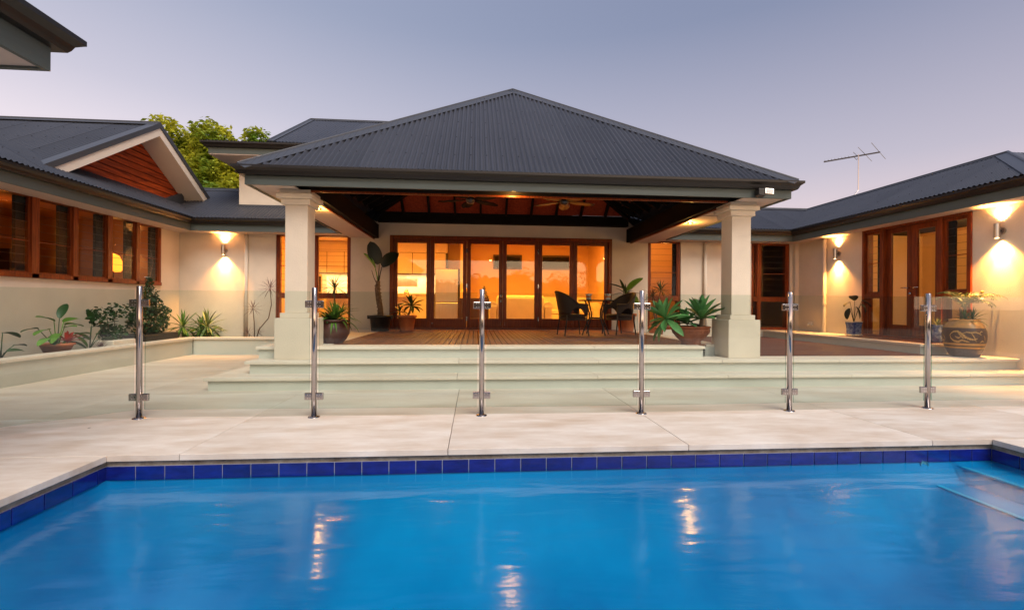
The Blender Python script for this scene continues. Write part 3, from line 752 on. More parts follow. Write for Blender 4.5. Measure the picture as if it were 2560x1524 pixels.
for (ya, yb) in ((6.985, 7.40), (8.64, 9.015)):
    sd = MB().box(8.21, 8.25, ya + .001, ya + .045, 1.371, 2.659).box(8.21, 8.25, yb - .045, yb - .001, 1.371, 2.659).box(8.21, 8.25, ya + .045, yb - .045, 1.371, 1.41).box(8.21, 8.25, ya + .045, yb - .045, 2.60, 2.659).box(8.205, 8.215, ya + .045, yb - .045, 1.99, 2.005).build('window', 'jarrah', H, bevel=.003)
    g0 = MB().box(8.228, 8.232, ya + .046, yb - .046, 0, .128).build('louvre_pane', 'louvre_glass', sd)
    e0 = MB().box(8.222, 8.236, ya + .046, yb - .046, -.002, .002).build('pane_edge', 'dark_wood', sd)
    for i in range(9):
        z = 1.412 + i * .132
        if i: dup(g0, loc=(0, 0, z)); dup(e0, loc=(0, 0, z))
    g0.location = (0, 0, 1.412); e0.location = (0, 0, 1.412)
    MB().box(8.262, 8.268, ya, yb, .535, 1.28).build('pane', 'window_glass', sd)
MB().box(8.26, 8.30, 8.66, 8.78, 1.41, 2.60).build('louvre_gallery', 'dark_void', H)
MB().box(8.26, 8.30, 7.26, 7.38, 1.41, 2.60).build('louvre_gallery', 'dark_void', H)

# ------------------------------------------------------------------ rooms behind the glass
def room(x0, x1, y0, y1, z0, z1, skip='', wm='cream_wall_in', fl='floor_in'):
    mb = MB(); t_ = .05
    if 'b' not in skip: mb.box(x0, x1, y1, y1 + t_, z0, z1)
    if 'f' not in skip: mb.box(x0, x1, y0 - t_, y0, z0, z1)
    if 'l' not in skip: mb.box(x0 - t_, x0, y0, y1, z0, z1)
    if 'r' not in skip: mb.box(x1, x1 + t_, y0, y1, z0, z1)
    mb.box(x0 - t_, x1 + t_, y0 - t_, y1 + t_, z1 + .001, z1 + t_)
    mb.build('room_wall', wm, H)
    MB().box(x0 - t_, x1 + t_, y0 - .02, y1 + t_, z0 - t_, z0 - .001).build('room_floor', fl, H)
room(-5.6, 4.0, FY + .245, 16.0, .50, 3.18, 'f')
room(4.06, 6.6, FY + .245, 14.0, .50, 3.18, 'fl')
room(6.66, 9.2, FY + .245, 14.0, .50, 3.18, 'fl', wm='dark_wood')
room(-10.2, -7.0, 2.0, 11.0, .50, 2.95, 'r', wm='ochre_wall')
room(8.43, 11.6, 5.4, 11.0, .50, 2.95, 'l')
# high windows in the living room back wall
for x0, x1 in ((.62, 1.62), (2.30, 3.42)):
    f = MB().box(x0, x0 + .06, 15.94, 15.99, 2.34, 2.84).box(x1 - .06, x1, 15.94, 15.99, 2.34, 2.84).box(x0 + .06, x1 - .06, 15.94, 15.99, 2.34, 2.40).box(x0 + .06, x1 - .06, 15.94, 15.99, 2.78, 2.84).build('clerestory_window', 'dark_wood', H)
    MB().box(x0 + .06, x1 - .06, 15.965, 15.985, 2.40, 2.78).build('pane', 'dark_void', f)
# kitchen
kc = thing('kitchen_cabinets', 'cream kitchen wall cupboards and bench along the back wall of the lit room', 'cabinets', (-2.6, 15.6, .5))
boxpart('carcass', 'dark_wood', kc, -5.5, -.95, 15.622, 15.98, 2.125, 2.83)
boxpart('bulkhead', 'cabinet', kc, -5.5, -.95, 15.60, 15.98, 2.835, 3.16)
x = -5.48
while x < -1.0:
    boxpart('cupboard_door', 'cabinet', kc, x + .010, x + .550, 15.598, 15.618, 2.13, 2.82, bevel=.003); x += .56
boxpart('splashback', 'splash_tile', kc, -5.5, -1.35, 15.95, 15.975, 1.46, 2.12)
boxpart('bench_top', 'cabinet', kc, -5.5, -1.35, 15.3, 15.949, 1.40, 1.44)
boxpart('base_cupboard', 'cabinet', kc, -5.5, -1.35, 15.35, 15.97, .5, 1.40)
boxpart('servery_window', 'brushed_steel', kc, -3.3, -2.0, 15.93, 15.949, 1.72, 2.02)
light('kitchen_strip', 'AREA', (-3.4, 15.6, 2.10), 46, (1, .70, .34), shape='RECTANGLE', size=4, size_y=.12)
isl = thing('kitchen_island', 'cream kitchen island bench standing behind the left bifold door', 'bench', (-3.0, 13.6, .5))
boxpart('island_body', 'cabinet', isl, -4.2, -1.82, 13.3, 13.9, .5, 1.30); boxpart('island_top', 'cabinet', isl, -4.25, -1.78, 13.2, 14.0, 1.301, 1.34, bevel=.004)
fd = thing('fridge', 'tall stainless steel two door fridge in the kitchen behind the second bifold door', 'fridge', (-.95, 15.3, .5))
boxpart('body', 'dark_steel', fd, -1.32, -.52, 15.22, 15.95, .5, 2.28)
boxpart('door', 'brushed_steel', fd, -1.31, -.58, 15.15, 15.218, 1.16, 2.26, bevel=.012); boxpart('door', 'brushed_steel', fd, -1.31, -.58, 15.15, 15.218, .54, 1.15, bevel=.012)
boxpart('pier', 'cream_wall_in', H, -.5, -.2, 15.1, 15.99, .5, 3.17)
bl = thing('blender', 'small glass kitchen blender on the bright bench behind the left window', 'blender', (-4.62, 15.5, 1.441))
MB().lathe([(.07, 0), (.075, .06), (.05, .12), (.0, .12)], n=16).build('motor_base', 'white_glaze', bl, smooth=True)
MB().lathe([(.05, .12), (.075, .32), (.075, .34), (0, .345)], n=16).build('jug', 'brushed_steel', bl, smooth=True)
mc = thing('wall_oven', 'dark wall oven with steel trim beside the bright kitchen bench', 'oven', (-5.2, 14.9, 1.4))
MB().box(-.35, .35, 0, .5, 0, .62).build('body', 'cabinet', mc); MB().box(-.33, .33, -.02, -.002, .06, .56).build('door', 'dark_steel', mc, bevel=.01); MB().box(-.28, .28, -.05, -.03, .48, .50).build('handle', 'steel', mc)
for i, (px, lb, sh_) in enumerate(((-2.45, 'small jar beside the tap on the kitchen island', .10), (-2.0, 'squat kettle near the end of the kitchen island', .15))):
    b_ = thing(('jar', 'kettle')[i], lb, ('jar', 'kettle')[i], (px, 13.5, 1.341))
    MB().lathe([(.0, 0), (.06, 0), (.075, sh_ * .5), (.05, sh_), (0, sh_ + .01)], n=16).build('body', 'brushed_steel', b_, smooth=True)
    MB().tube([(-.05, 0, sh_ * .9), (0, 0, sh_ * 1.35), (.05, 0, sh_ * .9)], .008, 6).build('handle', 'dark_steel', b_)
# living room
def sofa(loc, rz, label, wd=1.7):
    s_ = thing('sofa', label, 'sofa', loc, rz, 'cream sofas in the living room')
    MB().box(-wd / 2 + .18, wd / 2 - .18, -.40, .28, .05, .30).build('base', 'sofa_fabric', s_, bevel=.03)
    MB().box(-wd / 2 + .19, 0, -.42, .26, .305, .46).build('seat_cushion', 'sofa_fabric', s_, bevel=.04)
    MB().box(.005, wd / 2 - .19, -.42, .26, .305, .46).build('seat_cushion', 'sofa_fabric', s_, bevel=.04)
    MB().box(-wd / 2 + .18, wd / 2 - .18, .281, .50, .05, .86).build('backrest', 'sofa_fabric', s_, bevel=.09)
    for sx in (-1, 1):
        a = sx * (wd / 2 - .08)
        MB().box(a - .095, a + .095, -.44, .50, .05, .56).tube([(a, -.45, .56), (a, .48, .56)], .13, 16).build('arm', 'sofa_fabric', s_, bevel=.01, smooth=False)
    MB().box(-.2, .2, -.02, .1, .47, .80).build('cushion', 'sofa_fabric', s_, bevel=.05).location = (-wd / 4, .12, 0)
    return s_
sofa((1.25, 13.0, .5), R(180), 'cream rolled arm sofa seen from behind through the fourth bifold door')
sofa((2.75, 14.4, .5), R(0), 'cream sofa with loose cushions behind the round table', 2.2)
sb = thing('sideboard', 'low dark timber sideboard behind the third bifold door', 'sideboard', (-.05, 13.4, .5))
MB().box(-.45, .45, -.2, .2, .2, .78).build('body', 'dark_wood', sb, bevel=.01)
for sx in (-.4, .4):
    for sy in (-.15, .15): MB().tube([(sx, sy, 0), (sx * .97, sy, .2)], [.018, .03], 8).build('leg', 'dark_wood', sb)
stt = thing('seated_statue', 'small dark seated meditating figure on the sideboard', 'statue', (.25, 13.35, 1.281))
MB().lathe([(.0, 0), (.13, 0), (.14, .03), (.11, .07), (.075, .10), (.085, .17), (.07, .21), (.03, .225), (.028, .24), (.045, .26), (.05, .29), (.035, .33), (.018, .35), (0, .365)], n=20).build('figure', 'dark_steel', stt, smooth=True)
tbl = thing('table_lamp', 'table lamp with glowing orange shade beside the sideboard', 'lamp', (-.28, 13.5, 1.281))
MB().lathe([(0, 0), (.07, 0), (.02, .03), (.03, .12), (.012, .2)], n=16).build('lamp_base', 'dark_wood', tbl, smooth=True)
MB().lathe([(.11, .2), (.075, .38), (.07, .38), (.105, .2)], n=20).build('lamp_shade', 'shade_glow', tbl, smooth=True)
# ceiling lamps of the big room (warm)
for i, (lx, ly_, e) in enumerate(((-3.6, 12.9, 125), (-1.0, 12.7, 120), (1.3, 12.2, 105), (3.0, 12.4, 95))):
    c = thing('ceiling_light', ('round ceiling light over the kitchen end', 'round ceiling light over the fridge', 'round ceiling light over the near sofa', 'round ceiling light over the far sofa')[i], 'ceiling light', (lx, ly_, 3.17))
    MB().lathe([(.0, -.03), (.10, -.03), (.12, 0)], n=20).build('diffuser', 'ceil_lamp', c, smooth=True)
    light('lamp', 'AREA', (0, 0, -.04), e, (1, .375, .038), parent=c, shape='DISK', size=.9)
light('lamp', 'POINT', (5.4, 12.8, 2.8), 22, (1, .40, .09), shadow_soft_size=.15)
boxpart('brick_chimney', 'ghost_brick', H, 4.55, 5.0, 13.5, 13.99, .5, 3.17)
light('lamp', 'POINT', (-8.6, 8.9, 2.55), 3.6, (1, .30, .045), shadow_soft_size=.15)
light('lamp', 'POINT', (-8.9, 5.2, 2.55), 11, (1, .48, .12), shadow_soft_size=.15)
light('lamp', 'POINT', (10.2, 8.2, 2.6), 75, (1, .52, .17), shadow_soft_size=.15)
# left wing furniture
wd_ = thing('wardrobe', 'tall dark wardrobe in the left room behind the second louvre bay', 'wardrobe', (-9.6, 8.1, .5))
MB().box(-.3, .3, -.9, .75, 0, 1.95).build('body', 'dark_wood', wd_, bevel=.01); MB().box(.301, .32, -.88, -.08, .03, 1.9).build('door', 'dark_wood', wd_); MB().box(.301, .32, -.06, .73, .03, 1.9).build('door', 'dark_wood', wd_)
wd2 = thing('bookcase', 'dark bookcase behind the last louvre bay of the left room', 'bookcase', (-9.9, 10.6, .5))
MB().box(-.25, .25, -.3, .3, 0, 1.7).build('body', 'dark_wood', wd2, bevel=.01); MB().box(.251, .27, -.3, .3, .8, .84).build('shelf', 'dark_wood', wd2)
pn = thing('doorway', 'dark door in the back wall of the left room', 'door', (-10.19, 9.55, .5))
MB().box(0, .05, -.45, .45, 0, 2.0).build('door_leaf', 'dark_wood', pn); MB().tube([(.05, .35, 1), (.1, .35, 1), (.1, .25, 1)], .012, 6).build('handle', 'steel', pn)
fl_ = thing('globe_lamp', 'glowing orange lamp shade behind the fourth louvre bay', 'lamp', (-7.62, 10.28, .62))
MB().tube([(0, 0, 0), (0, 0, 1.15)], .02, 8).lathe([(.13, 0), (.13, .02), (0, .03)], n=16).build('stand', 'dark_wood', fl_)
MB().lathe([(.12, 1.12), (.15, 1.16), (.15, 1.34), (.10, 1.46), (.02, 1.50)], n=20).build('lamp_shade', 'shade_glow', fl_, smooth=True)
light('bulb', 'POINT', (0, 0, 1.62), 2.5, (1, .45, .1), parent=fl_, shadow_soft_size=.05)
# right wing inner doorway
rdw = thing('inner_doorway', 'dark inner doorway with pale architrave behind the right glass door', 'doorway', (10.2, 6.4, .5))
MB().box(-.3, .35, 0, .05, 0, 2.0).build('door_leaf', 'dark_wood', rdw)
MB().box(-.38, -.301, -.02, .06, 0, 2.08).box(.351, .43, -.02, .06, 0, 2.08).box(-.301, .351, -.02, .06, 2.001, 2.08).build('architrave', 'white_paint', rdw)
rdw.rotation_euler = (0, 0, R(-75))
MB().box(11.2, 11.25, 6.2, 7.4, .5, 2.6).build('room_divider', 'cream_wall_in', H)

# ------------------------------------------------------------------ pavilion
pav = thing('pavilion', 'open hip roofed timber pavilion on two rendered columns in front of the bifold doors', 'pavilion')
X0, X1, Y0, ZP = -3.0, 4.50, 6.2, 2.87     # fascia lines
def pgutter(*a, **k): return gutter(pav, *a, **k)
gutter(pav, (X0, Y0), (X1, Y0), (0, -1), ZP, 1, 1, fh=.118)
gutter(pav, (X0, 10.45), (X0, Y0), (-1, 0), ZP, 0, 1, fh=.118)
gutter(pav, (X1, Y0), (X1, 10.45), (1, 0), ZP, 1, 0, fh=.118)
AX, AY, AZ = .755, 9.6, 5.60
ex0, ex1, ey = X0 - .06, X1 + .06, Y0 - .06
ez = ZP - .01
sf = math.atan2(AZ - ez, AY - ey); sL = math.atan2(AZ - ez, AX - ex0); sR = math.atan2(AZ - ez, ex1 - AX)
Lf = math.hypot(AZ - ez, AY - ey); LL = math.hypot(AZ - ez, AX - ex0); LR = math.hypot(AZ - ez, ex1 - AX)
corrugated('roof', pav, (ex0, ey, ez), (1, 0, 0), (0, math.cos(sf), math.sin(sf)), [(0, 0), (ex1 - ex0, 0)], [(0, 0), (AX - ex0, Lf), (ex1 - ex0, 0)], n=8, amp=.0165)
vfac = lambda yy, s_: max(0, (2.955 + .585 * (yy - 10.52) - ez) / math.sin(s_))
corrugated('roof', pav, (ex0, ey, ez), (0, 1, 0), (math.cos(sL), 0, math.sin(sL)), [(0, 0), (4.3, 0), (7.2, vfac(ey + 7.2, sL))], [(0, 0), (AY - ey, LL), (7.2, LL)])
corrugated('roof', pav, (ex1, ey, ez), (0, 1, 0), (-math.cos(sR), 0, math.sin(sR)), [(0, 0), (4.3, 0), (7.2, vfac(ey + 7.2, sR))], [(0, 0), (AY - ey, LR), (7.2, LR)])
nF = (0, -math.sin(sf), math.cos(sf)); nL = (-math.sin(sL), 0, math.cos(sL)); nR = (math.sin(sR), 0, math.cos(sR))
hipcap('hip_cap', pav, (ex0 - .0, ey, ez), (AX, AY, AZ), nF, nL, wd=.19, off=.024, roll=.02)
hipcap('hip_cap', pav, (ex1, ey, ez), (AX, AY, AZ), nF, nR, wd=.19, off=.024, roll=.02)
hipcap('ridge_cap', pav, (AX, AY, AZ), (AX, 13.3, AZ), nL, nR, wd=.19, off=.024, roll=.02)
# soffits
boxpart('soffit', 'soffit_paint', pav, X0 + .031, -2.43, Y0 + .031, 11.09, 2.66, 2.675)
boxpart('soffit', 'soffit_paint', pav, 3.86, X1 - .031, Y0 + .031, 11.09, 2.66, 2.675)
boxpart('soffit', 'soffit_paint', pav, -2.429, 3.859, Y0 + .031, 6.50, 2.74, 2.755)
MB().box(X0 + .032, -2.432, 8.02, 8.026, 2.656, 2.66).build('soffit_joint', 'dark_void', pav); MB().box(3.862, X1 - .032, 7.62, 7.626, 2.656, 2.66).build('soffit_joint', 'dark_void', pav)
# beams
def beam(*b): return boxpart('beam', 'black_timber', pav, *b, bevel=.004)
beam(-2.42, -2.30, 6.62, 11.085, 2.655, 2.98); beam(3.73, 3.85, 6.62, 11.085, 2.655, 2.98)
beam(-2.299, 3.729, 6.505, 6.62, 2.655, 2.98)
beam(-2.299, 3.729, 10.93, 11.09, 3.03, 3.27)
boxpart('beam_trim', 'jarrah', pav, -2.425, -2.395, 6.625, 11.08, 2.63, 2.654); boxpart('beam_trim', 'jarrah', pav, 3.825, 3.855, 6.625, 11.08, 2.63, 2.654)
boxpart('beam_trim', 'jarrah', pav, -2.29, 3.72, 6.50, 6.53, 2.63, 2.654)
# vaulted ceiling
cA = Vector((.72, 9.05, 4.85)); cx0, cx1, cy0, cy1, cz, czb = -2.30, 3.73, 6.62, 10.93, 2.98, 3.27
corn = [Vector((cx0, cy0, cz)), Vector((cx1, cy0, cz)), Vector((cx1, cy1, czb)), Vector((cx0, cy1, czb))]
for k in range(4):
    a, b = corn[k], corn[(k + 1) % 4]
    MB().add([a, b, cA], [(0, 1, 2)]).build('ceiling_panel', 'ceiling_lining_lit' if k == 2 else 'black_timber', pav)  # one ceiling timber: back slope coloured as lit, the others as shaded
    nn = (b - a).cross(cA - a).normalized()
    if nn.z > 0: nn = -nn
    num = 9 if k in (1, 3) else 10
    L0 = (b - a).length; ft = (cA - a).dot((b - a) / L0); hvec = cA - a - (b - a) / L0 * ft
    for i in range(1, num):
        u = L0 * i / num; tt = u / ft if u < ft else (L0 - u) / (L0 - ft)
        p = a + (b - a) / L0 * u + nn * .05; q = p + hvec * tt * .98
        MB().bar(p, q, .05, .10, up=nn).build('rafter', 'black_timber', pav)
    if k in (1, 3):
        for i in range(1, 8):
            tt = i / 9; p = a + (cA - a) * tt + nn * .004; q = b + (cA - b) * tt + nn * .004
            MB().bar(p, q, .035, .012, up=nn).build('batten', 'ceiling_timber', pav)
for p in corn: MB().bar(p + Vector((0, 0, -.02)), cA + Vector((0, 0, -.06)), .09, .14).build('hip_rafter', 'black_timber', pav)
# columns
def column(xc, yc):
    m_ = MB()
    def sq(r, z0, z1): m_.box(xc - r, xc + r, yc - r, yc + r, z0, z1)
    sq(.247, .331, .895); sq(.197, .896, .965); sq(.150, .966, 2.46); sq(.192, 2.455, 2.535); sq(.238, 2.536, 2.60); sq(.205, 2.601, 2.659)
    return m_.build('column', 'render', pav, bevel=.006)
column(-2.475, 6.69); column(4.0, 6.75)

def ceiling_fan(loc, label, ph):
    f = thing('ceiling_fan', label, 'ceiling fan', loc, 0, 'ceiling fans under the pavilion roof')
    zt = 1.35
    MB().tube([(0, 0, .05), (0, 0, zt)], .013, 8).build('rod', 'dark_steel', f)
    MB().lathe([(0, -.06), (.06, -.05), (.085, 0), (.07, .05), (.02, .08)], n=20).build('motor', 'dark_steel', f, smooth=True)
    for i in range(5):
        a = ph + i * 2 * PI / 5
        # palm-leaf blade
        mb = MB(); n = 12; vs = []
        for j in range(n + 1):
            t_ = j / n; x_ = .09 + .50 * t_; w_ = .012 + .095 * math.sin(PI * min(1, t_ * .96 + .02)) ** .7
            vs += [(x_, -w_, -.012 * abs(math.sin(t_ * 9)) + .02 - .03 * t_), (x_, 0, .015 - .02 * t_), (x_, w_, .0 - .03 * t_)]
        fs = []
        for j in range(n): fs += [(3 * j, 3 * j + 3, 3 * j + 4, 3 * j + 1), (3 * j + 1, 3 * j + 4, 3 * j + 5, 3 * j + 2)]
        b_ = mb.add(vs, fs)  .build('blade', 'black_timber' if 'left' in label else 'dark_wood', f, smooth=True)
        so_ = b_.modifiers.new('solid', 'SOLIDIFY'); so_.thickness = .006
        b_.rotation_euler = (0, 0, a)
mat('cane', (.30, .17, .07), .6, col2=(.10, .05, .02), scale=5, stretch=(1, 14, 1), bump=.3, bscale=30)
ceiling_fan((-.10, 8.3, 2.98), 'left ceiling fan with leaf shaped blades under the pavilion roof', .5)
ceiling_fan((1.62, 8.3, 2.99), 'right ceiling fan with leaf shaped blades, nearer the floodlight', .12)

def soffit_lamp(loc, label, e):
    s_ = thing('soffit_downlight', label, 'downlight', loc, 0, 'downlights under the pavilion eaves')
    MB().lathe([(.055, 0), (.055, -.012), (.04, -.014)], n=20).build('trim_ring', 'steel', s_, smooth=True)
    MB().lathe([(.0, -.016), (.012, -.015), (.02, -.010)], n=18).build('lens', 'lamp_lens' if abs(loc[0] - .5) > 1 else 'lamp_glow', s_, smooth=True)
    light('lamp', 'POINT', (0, 0, -.09), e, (1, .50, .10), parent=s_, shadow_soft_size=.03)
soffit_lamp((-2.58, 7.75, 2.659), 'downlight glowing under the left pavilion eave beside the column', 15)
soffit_lamp((4.02, 8.3, 2.659), 'downlight glowing under the right pavilion eave behind the column', 15)
soffit_lamp((.52, 6.39, 2.739), 'downlight glowing at the middle of the front pavilion eave', 9)

# wall lamps
def wall_lamp(loc, outd, label, e):
    """loc on the wall surface, outd outward unit vector"""
    wl = thing('wall_lamp', label, 'wall lamp', loc, 0, 'up and down wall lamps')
    o_ = Vector((outd[0], outd[1], 0)); c = o_ * .095
    MB().tube([o_ * .001, o_ * .03], .055, 20).build('wall_plate', 'brushed_steel', wl)
    MB().tube([o_ * .03, o_ * .065], .018, 10).build('bracket', 'dark_steel', wl)
    m_ = MB(); n = 20
    m_.lathe([(.037, -.115), (.037, .115), (.032, .115), (.032, .095), (0, .095)], tuple(c), n)
    m_.lathe([(.037, -.115), (.032, -.115), (.032, -.095), (0, -.095)], tuple(c), n)
    m_.build('shade', 'brushed_steel', wl, smooth=False)
    for s_ in (-1, 1):
        MB().lathe([(0, .0), (.030, 0)], (c.x, c.y, s_ * .098), 16).build('bulb', 'lamp_glow', wl)
        light('lamp', 'SPOT', (c.x * .5, c.y * .5, s_ * .122), e * .5 * (1 if s_ < 0 else .4), (1, .60, .22), parent=wl, rot=(0 if s_ < 0 else PI, 0, 0), spot_size=R(46), spot_blend=.8, shadow_soft_size=.012)
        light('lamp', 'SPOT', (c.x * .6, c.y * .6, s_ * .122), e * .8 * (1 if s_ < 0 else .5), (1, .40, .09), parent=wl, rot=(0 if s_ < 0 else PI, 0, 0), spot_size=R(104), spot_blend=.8, shadow_soft_size=.012)
wall_lamp((-5.79, FY, 2.32), (0, -1), 'stainless wall lamp on the left wall, beside the thin potted dragon trees', 280)
wall_lamp((8.2, 9.72, 2.30), (-1, 0), 'stainless wall lamp right of the downpipe, above the blue square pot', 280)
wall_lamp((8.2, 6.50, 2.30), (-1, 0), 'stainless wall lamp at the far right, above the big dragon pot', 400)

# floodlight
fl = thing('floodlight', 'small square floodlight fixed on the pavilion fascia at the right', 'floodlight', (4.05, 6.17, 2.695))
MB().box(-.02, .02, -.0, .03, -.04, .04).build('bracket', 'black_plastic', fl)
MB().prism([(-.12, -.045), (-.02, -.06), (-.02, .05), (-.12, .05)], 'Y', -.10, .0).build('housing', 'black_plastic', fl, bevel=.01)
hh = MB().box(-.058, .058, -.03, 0, -.045, .045).build('head', 'brushed_steel', fl, bevel=.006); hh.location = (.03, -.09, 0); hh.rotation_euler = (R(-20), R(8), R(-14))
MB().box(-.045, .045, -.034, -.031, -.033, .033).build('lens', 'flood_lens', hh)

# antenna
an = thing('tv_antenna', 'television antenna on a thin mast above the right roof', 'antenna', (10.6, 11.9, 3.2))
MB().tube([(-.12, 0, 0), (-.12, 0, 1.0), (.0, 0, 1.15), (0, 0, 2.14)], .016, 6).build('mast', 'steel', an)
bd = Vector((.674, -.738, 0)); A_ = Vector((-.54, .60, 2.10)); BL = 1.28; ed = Vector((.79, .61, 0))
MB().bar(A_, A_ + bd * BL, .032, .032).build('boom', 'dark_steel', an)
for t_, h1, h2 in ((.98, .98, .92), (.74, .80, .92), (.60, .42, .1)):
    p = A_ + bd * BL * t_ + Vector((0, 0, .02)); MB().tube([p - ed * h1, p + ed * h2], .0065, 5).build('element', 'steel', an)
for k in range(8):
    p = A_ + bd * BL * (.03 + k * .062) + Vector((0, 0, .02)); MB().tube([p - ed * .09, p + ed * .09], .0055, 5).build('element', 'steel', an)
MB().tube([(0, 0, 2.05), (-.08, -.03, 1.98), (-.13, -.03, 2.02), (-.16, 0, 2.09)], .006, 6).build('cable_loop', 'dark_steel', an)

# neighbouring eave, top left
ne = thing('garage_eave', 'dark corner of a neighbouring roof eave overhead at the top left', 'roof', (-3.4, 2.2, 2.5))
NX, NY, NZ = -2.70, 3.13, 2.56
gutter(ne, (NX, -1.0), (NX, NY), (1, 0), NZ + .26, 0, 1, fh=.15)
gutter(ne, (NX, NY), (-7, NY), (0, 1), NZ + .26, 1, 0, fh=.15)
boxpart('soffit', 'soffit_paint', ne, -7, NX - .031, -1.0, NY - .031, NZ + .012, NZ + .022)
boxpart('wall', 'render', ne, -7, -3.6, -1.0, 2.2, -.05, NZ + .011)
MB().add([(NX, -1, NZ + .25), (NX, NY, NZ + .25), (-5, NY - 2.3, NZ + 1.6), (-5, -1, NZ + 1.6), (-7, NY, NZ + .25), (-7, NY - 2.3, NZ + 1.6)], [(0, 1, 2, 3), (1, 4, 5, 2)]).build('roof', 'roof_metal', ne, world=True)

# ------------------------------------------------------------------ glass pool fence
fence = thing('glass_fence', 'frameless glass pool fence held by six round stainless posts', 'fence', (0, 4.58, 0))
FYf = 4.57
pxs = [-3.165, -1.55, .068, 1.695, 3.31, 4.93]
pst = MB().tube([(0, 0, .005), (0, 0, 1.245), (0, 0, 1.25)], [.0255, .0255, .022], 20).build('post', 'steel', fence, smooth=False)
for p_ in pst.data.polygons: p_.use_smooth = len(p_.vertices) == 4
bs = MB().lathe([(.0, .012), (.026, .012), (.05, .008), (.056, 0)], n=24).build('base_flange', 'steel', pst, smooth=True)
cl = MB().box(-.088, .088, -.014, .014, -.034, .034).build('clamp', 'steel', pst, bevel=.006)
sc_ = MB()
for sx in (-.055, -.032, .032, .055):
    for sz in (-.016, .016): sc_.tube([(sx, -.0145, sz), (sx, -.018, sz)], .005, 8)
# keep screw heads in the clamp mesh's sibling
sc_o = sc_.build('clamp_screw', 'brushed_steel', pst, kind='stuff')
def setup_post(p_, x, y, ang=0):
    p_.location = (x, y - 4.58, 0)
cl.location = (0, 0, 1.09); sc_o.location = (0, 0, 1.09)
c2 = dup(cl, loc=(0, 0, .20)); s2 = dup(sc_o, loc=(0, 0, .20))
setup_post(pst, pxs[0], FYf + .02)
fyl = [FYf + .03, FYf - .01, FYf - .03, FYf - .03, FYf, FYf + .04]
for i in range(1, 6):
    p_ = dup(pst, loc=(pxs[i], fyl[i] - 4.58, 0))
    for ch in (bs, cl, sc_o, c2, s2): dup(ch, parent=p_)
def glass_panel(a, b):
    a = Vector((a[0], a[1], 0)); b = Vector((b[0], b[1], 0)); d = (b - a).normalized(); nn = Vector((-d.y, d.x, 0)) * .005
    a2 = a + d * .045; b2 = b - d * .045; z0, z1 = .085, 1.215
    mb = MB()
    v = [a2 - nn, b2 - nn, b2 + nn, a2 + nn]
    vs = [(p.x, p.y, z0) for p in v] + [(p.x, p.y, z1) for p in v]
    mb.add(vs, [(0, 1, 5, 4), (2, 3, 7, 6)]); mb.cur = 1; mb.add(vs, [(0, 3, 2, 1), (4, 5, 6, 7), (1, 2, 6, 5), (3, 0, 4, 7)])
    return mb.build('glass_panel', ['fence_glass', 'fence_glass_edge'], fence, world=True)
pp = list(zip(pxs, fyl))
for a, b in zip(pp, pp[1:]): glass_panel(a, b)
glass_panel(pp[-1], (6.55, FYf + .06)); lp = (-4.35, 3.50)
glass_panel(lp, pp[0])
for q in ((6.55, FYf + .06), lp):
    p_ = dup(pst, loc=(q[0], q[1] - 4.58, 0))
    for ch in (bs, cl, sc_o, c2, s2): dup(ch, parent=p_)

# ------------------------------------------------------------------ furniture on the deck
def wicker_chair(loc, rz, label):
    t_ = thing('wicker_chair', label, 'chair', loc, rz, 'dark wicker tub chairs')
    # faces +X
    rx, ry = .27, .28; n = 44
    def top(a): return .62 + .25 * max(0, math.cos(a)) ** .9 if abs(a) < PI / 2 else .62 - .015 * (abs(a) - PI / 2)
    vs = []; fs = []
    A_ = R(128)
    rows = 7
    for i in range(n + 1):
        a = -A_ + 2 * A_ * i / n; aa = abs(a)
        lean = .07 * max(0, math.cos(a))
        zt = top(a)
        zb = .42
        if R(62) < aa < R(112): zb = .42 + .13 * math.sin((aa - R(62)) / R(50) * PI) ** .45
        for j in range(rows + 1):
            z = zb + (zt - zb) * j / rows; k = (z - .42) / .45
            x_ = -(rx + lean * k + .02 * k) * math.cos(a); y_ = (ry + .03 * k) * math.sin(a) * (1 + (.0 if aa < PI / 2 else .0))
            if aa > PI / 2: x_ = -(rx + .1) * math.cos(a)
            vs.append((x_, y_, z))
    for i in range(n):
        for j in range(rows):
            q = i * (rows + 1) + j; fs.append((q, q + rows + 1, q + rows + 2, q + 1))
    sh_ = MB().add(vs, fs).build('backrest', 'wicker', t_, smooth=True)
    so_ = sh_.modifiers.new('solid', 'SOLIDIFY'); so_.thickness = .025; so_.offset = 0
    rim = [vs[i * (rows + 1) + rows] for i in range(n + 1)]
    MB().tube(rim, .024, 8).build('arm_rim', 'wicker', t_, smooth=True)
    MB().lathe([(0, .36), (.25, .36), (.275, .39), (.27, .42), (.2, .425), (0, .43)], n=28).build('seat', 'wicker', t_, smooth=True)
    MB().lathe([(.262, .30), (.268, .36)], n=28).build('seat_apron', 'wicker', t_, smooth=True)
    for sx in (-1, 1):
        for sy in (-1, 1):
            fx = .20 if sx > 0 else -.20; tz = .60 if sx > 0 else .42
            MB().tube([(fx * 1.25, sy * .24, 0), (fx * 1.05, sy * .225, .3), (fx * (1.05 if sx < 0 else 1.1), sy * .235, tz)], .0145, 8).build('leg', 'chair_metal', t_, smooth=True)
    return t_
DZ = .4925
wicker_chair((1.97, 9.12, DZ), R(8), 'dark wicker tub chair left of the round table, back to the sofa')
wicker_chair((3.02, 9.42, DZ), R(200), 'dark wicker tub chair right of the round table, in front of the potted palm')
tb = thing('round_table', 'small round black bistro table between the two wicker chairs', 'table', (2.47, 9.22, DZ))
MB().lathe([(0, .69), (.355, .69), (.365, .70), (.365, .71), (.355, .715), (0, .715)], n=40).build('tabletop', 'table_top', tb, smooth=False)
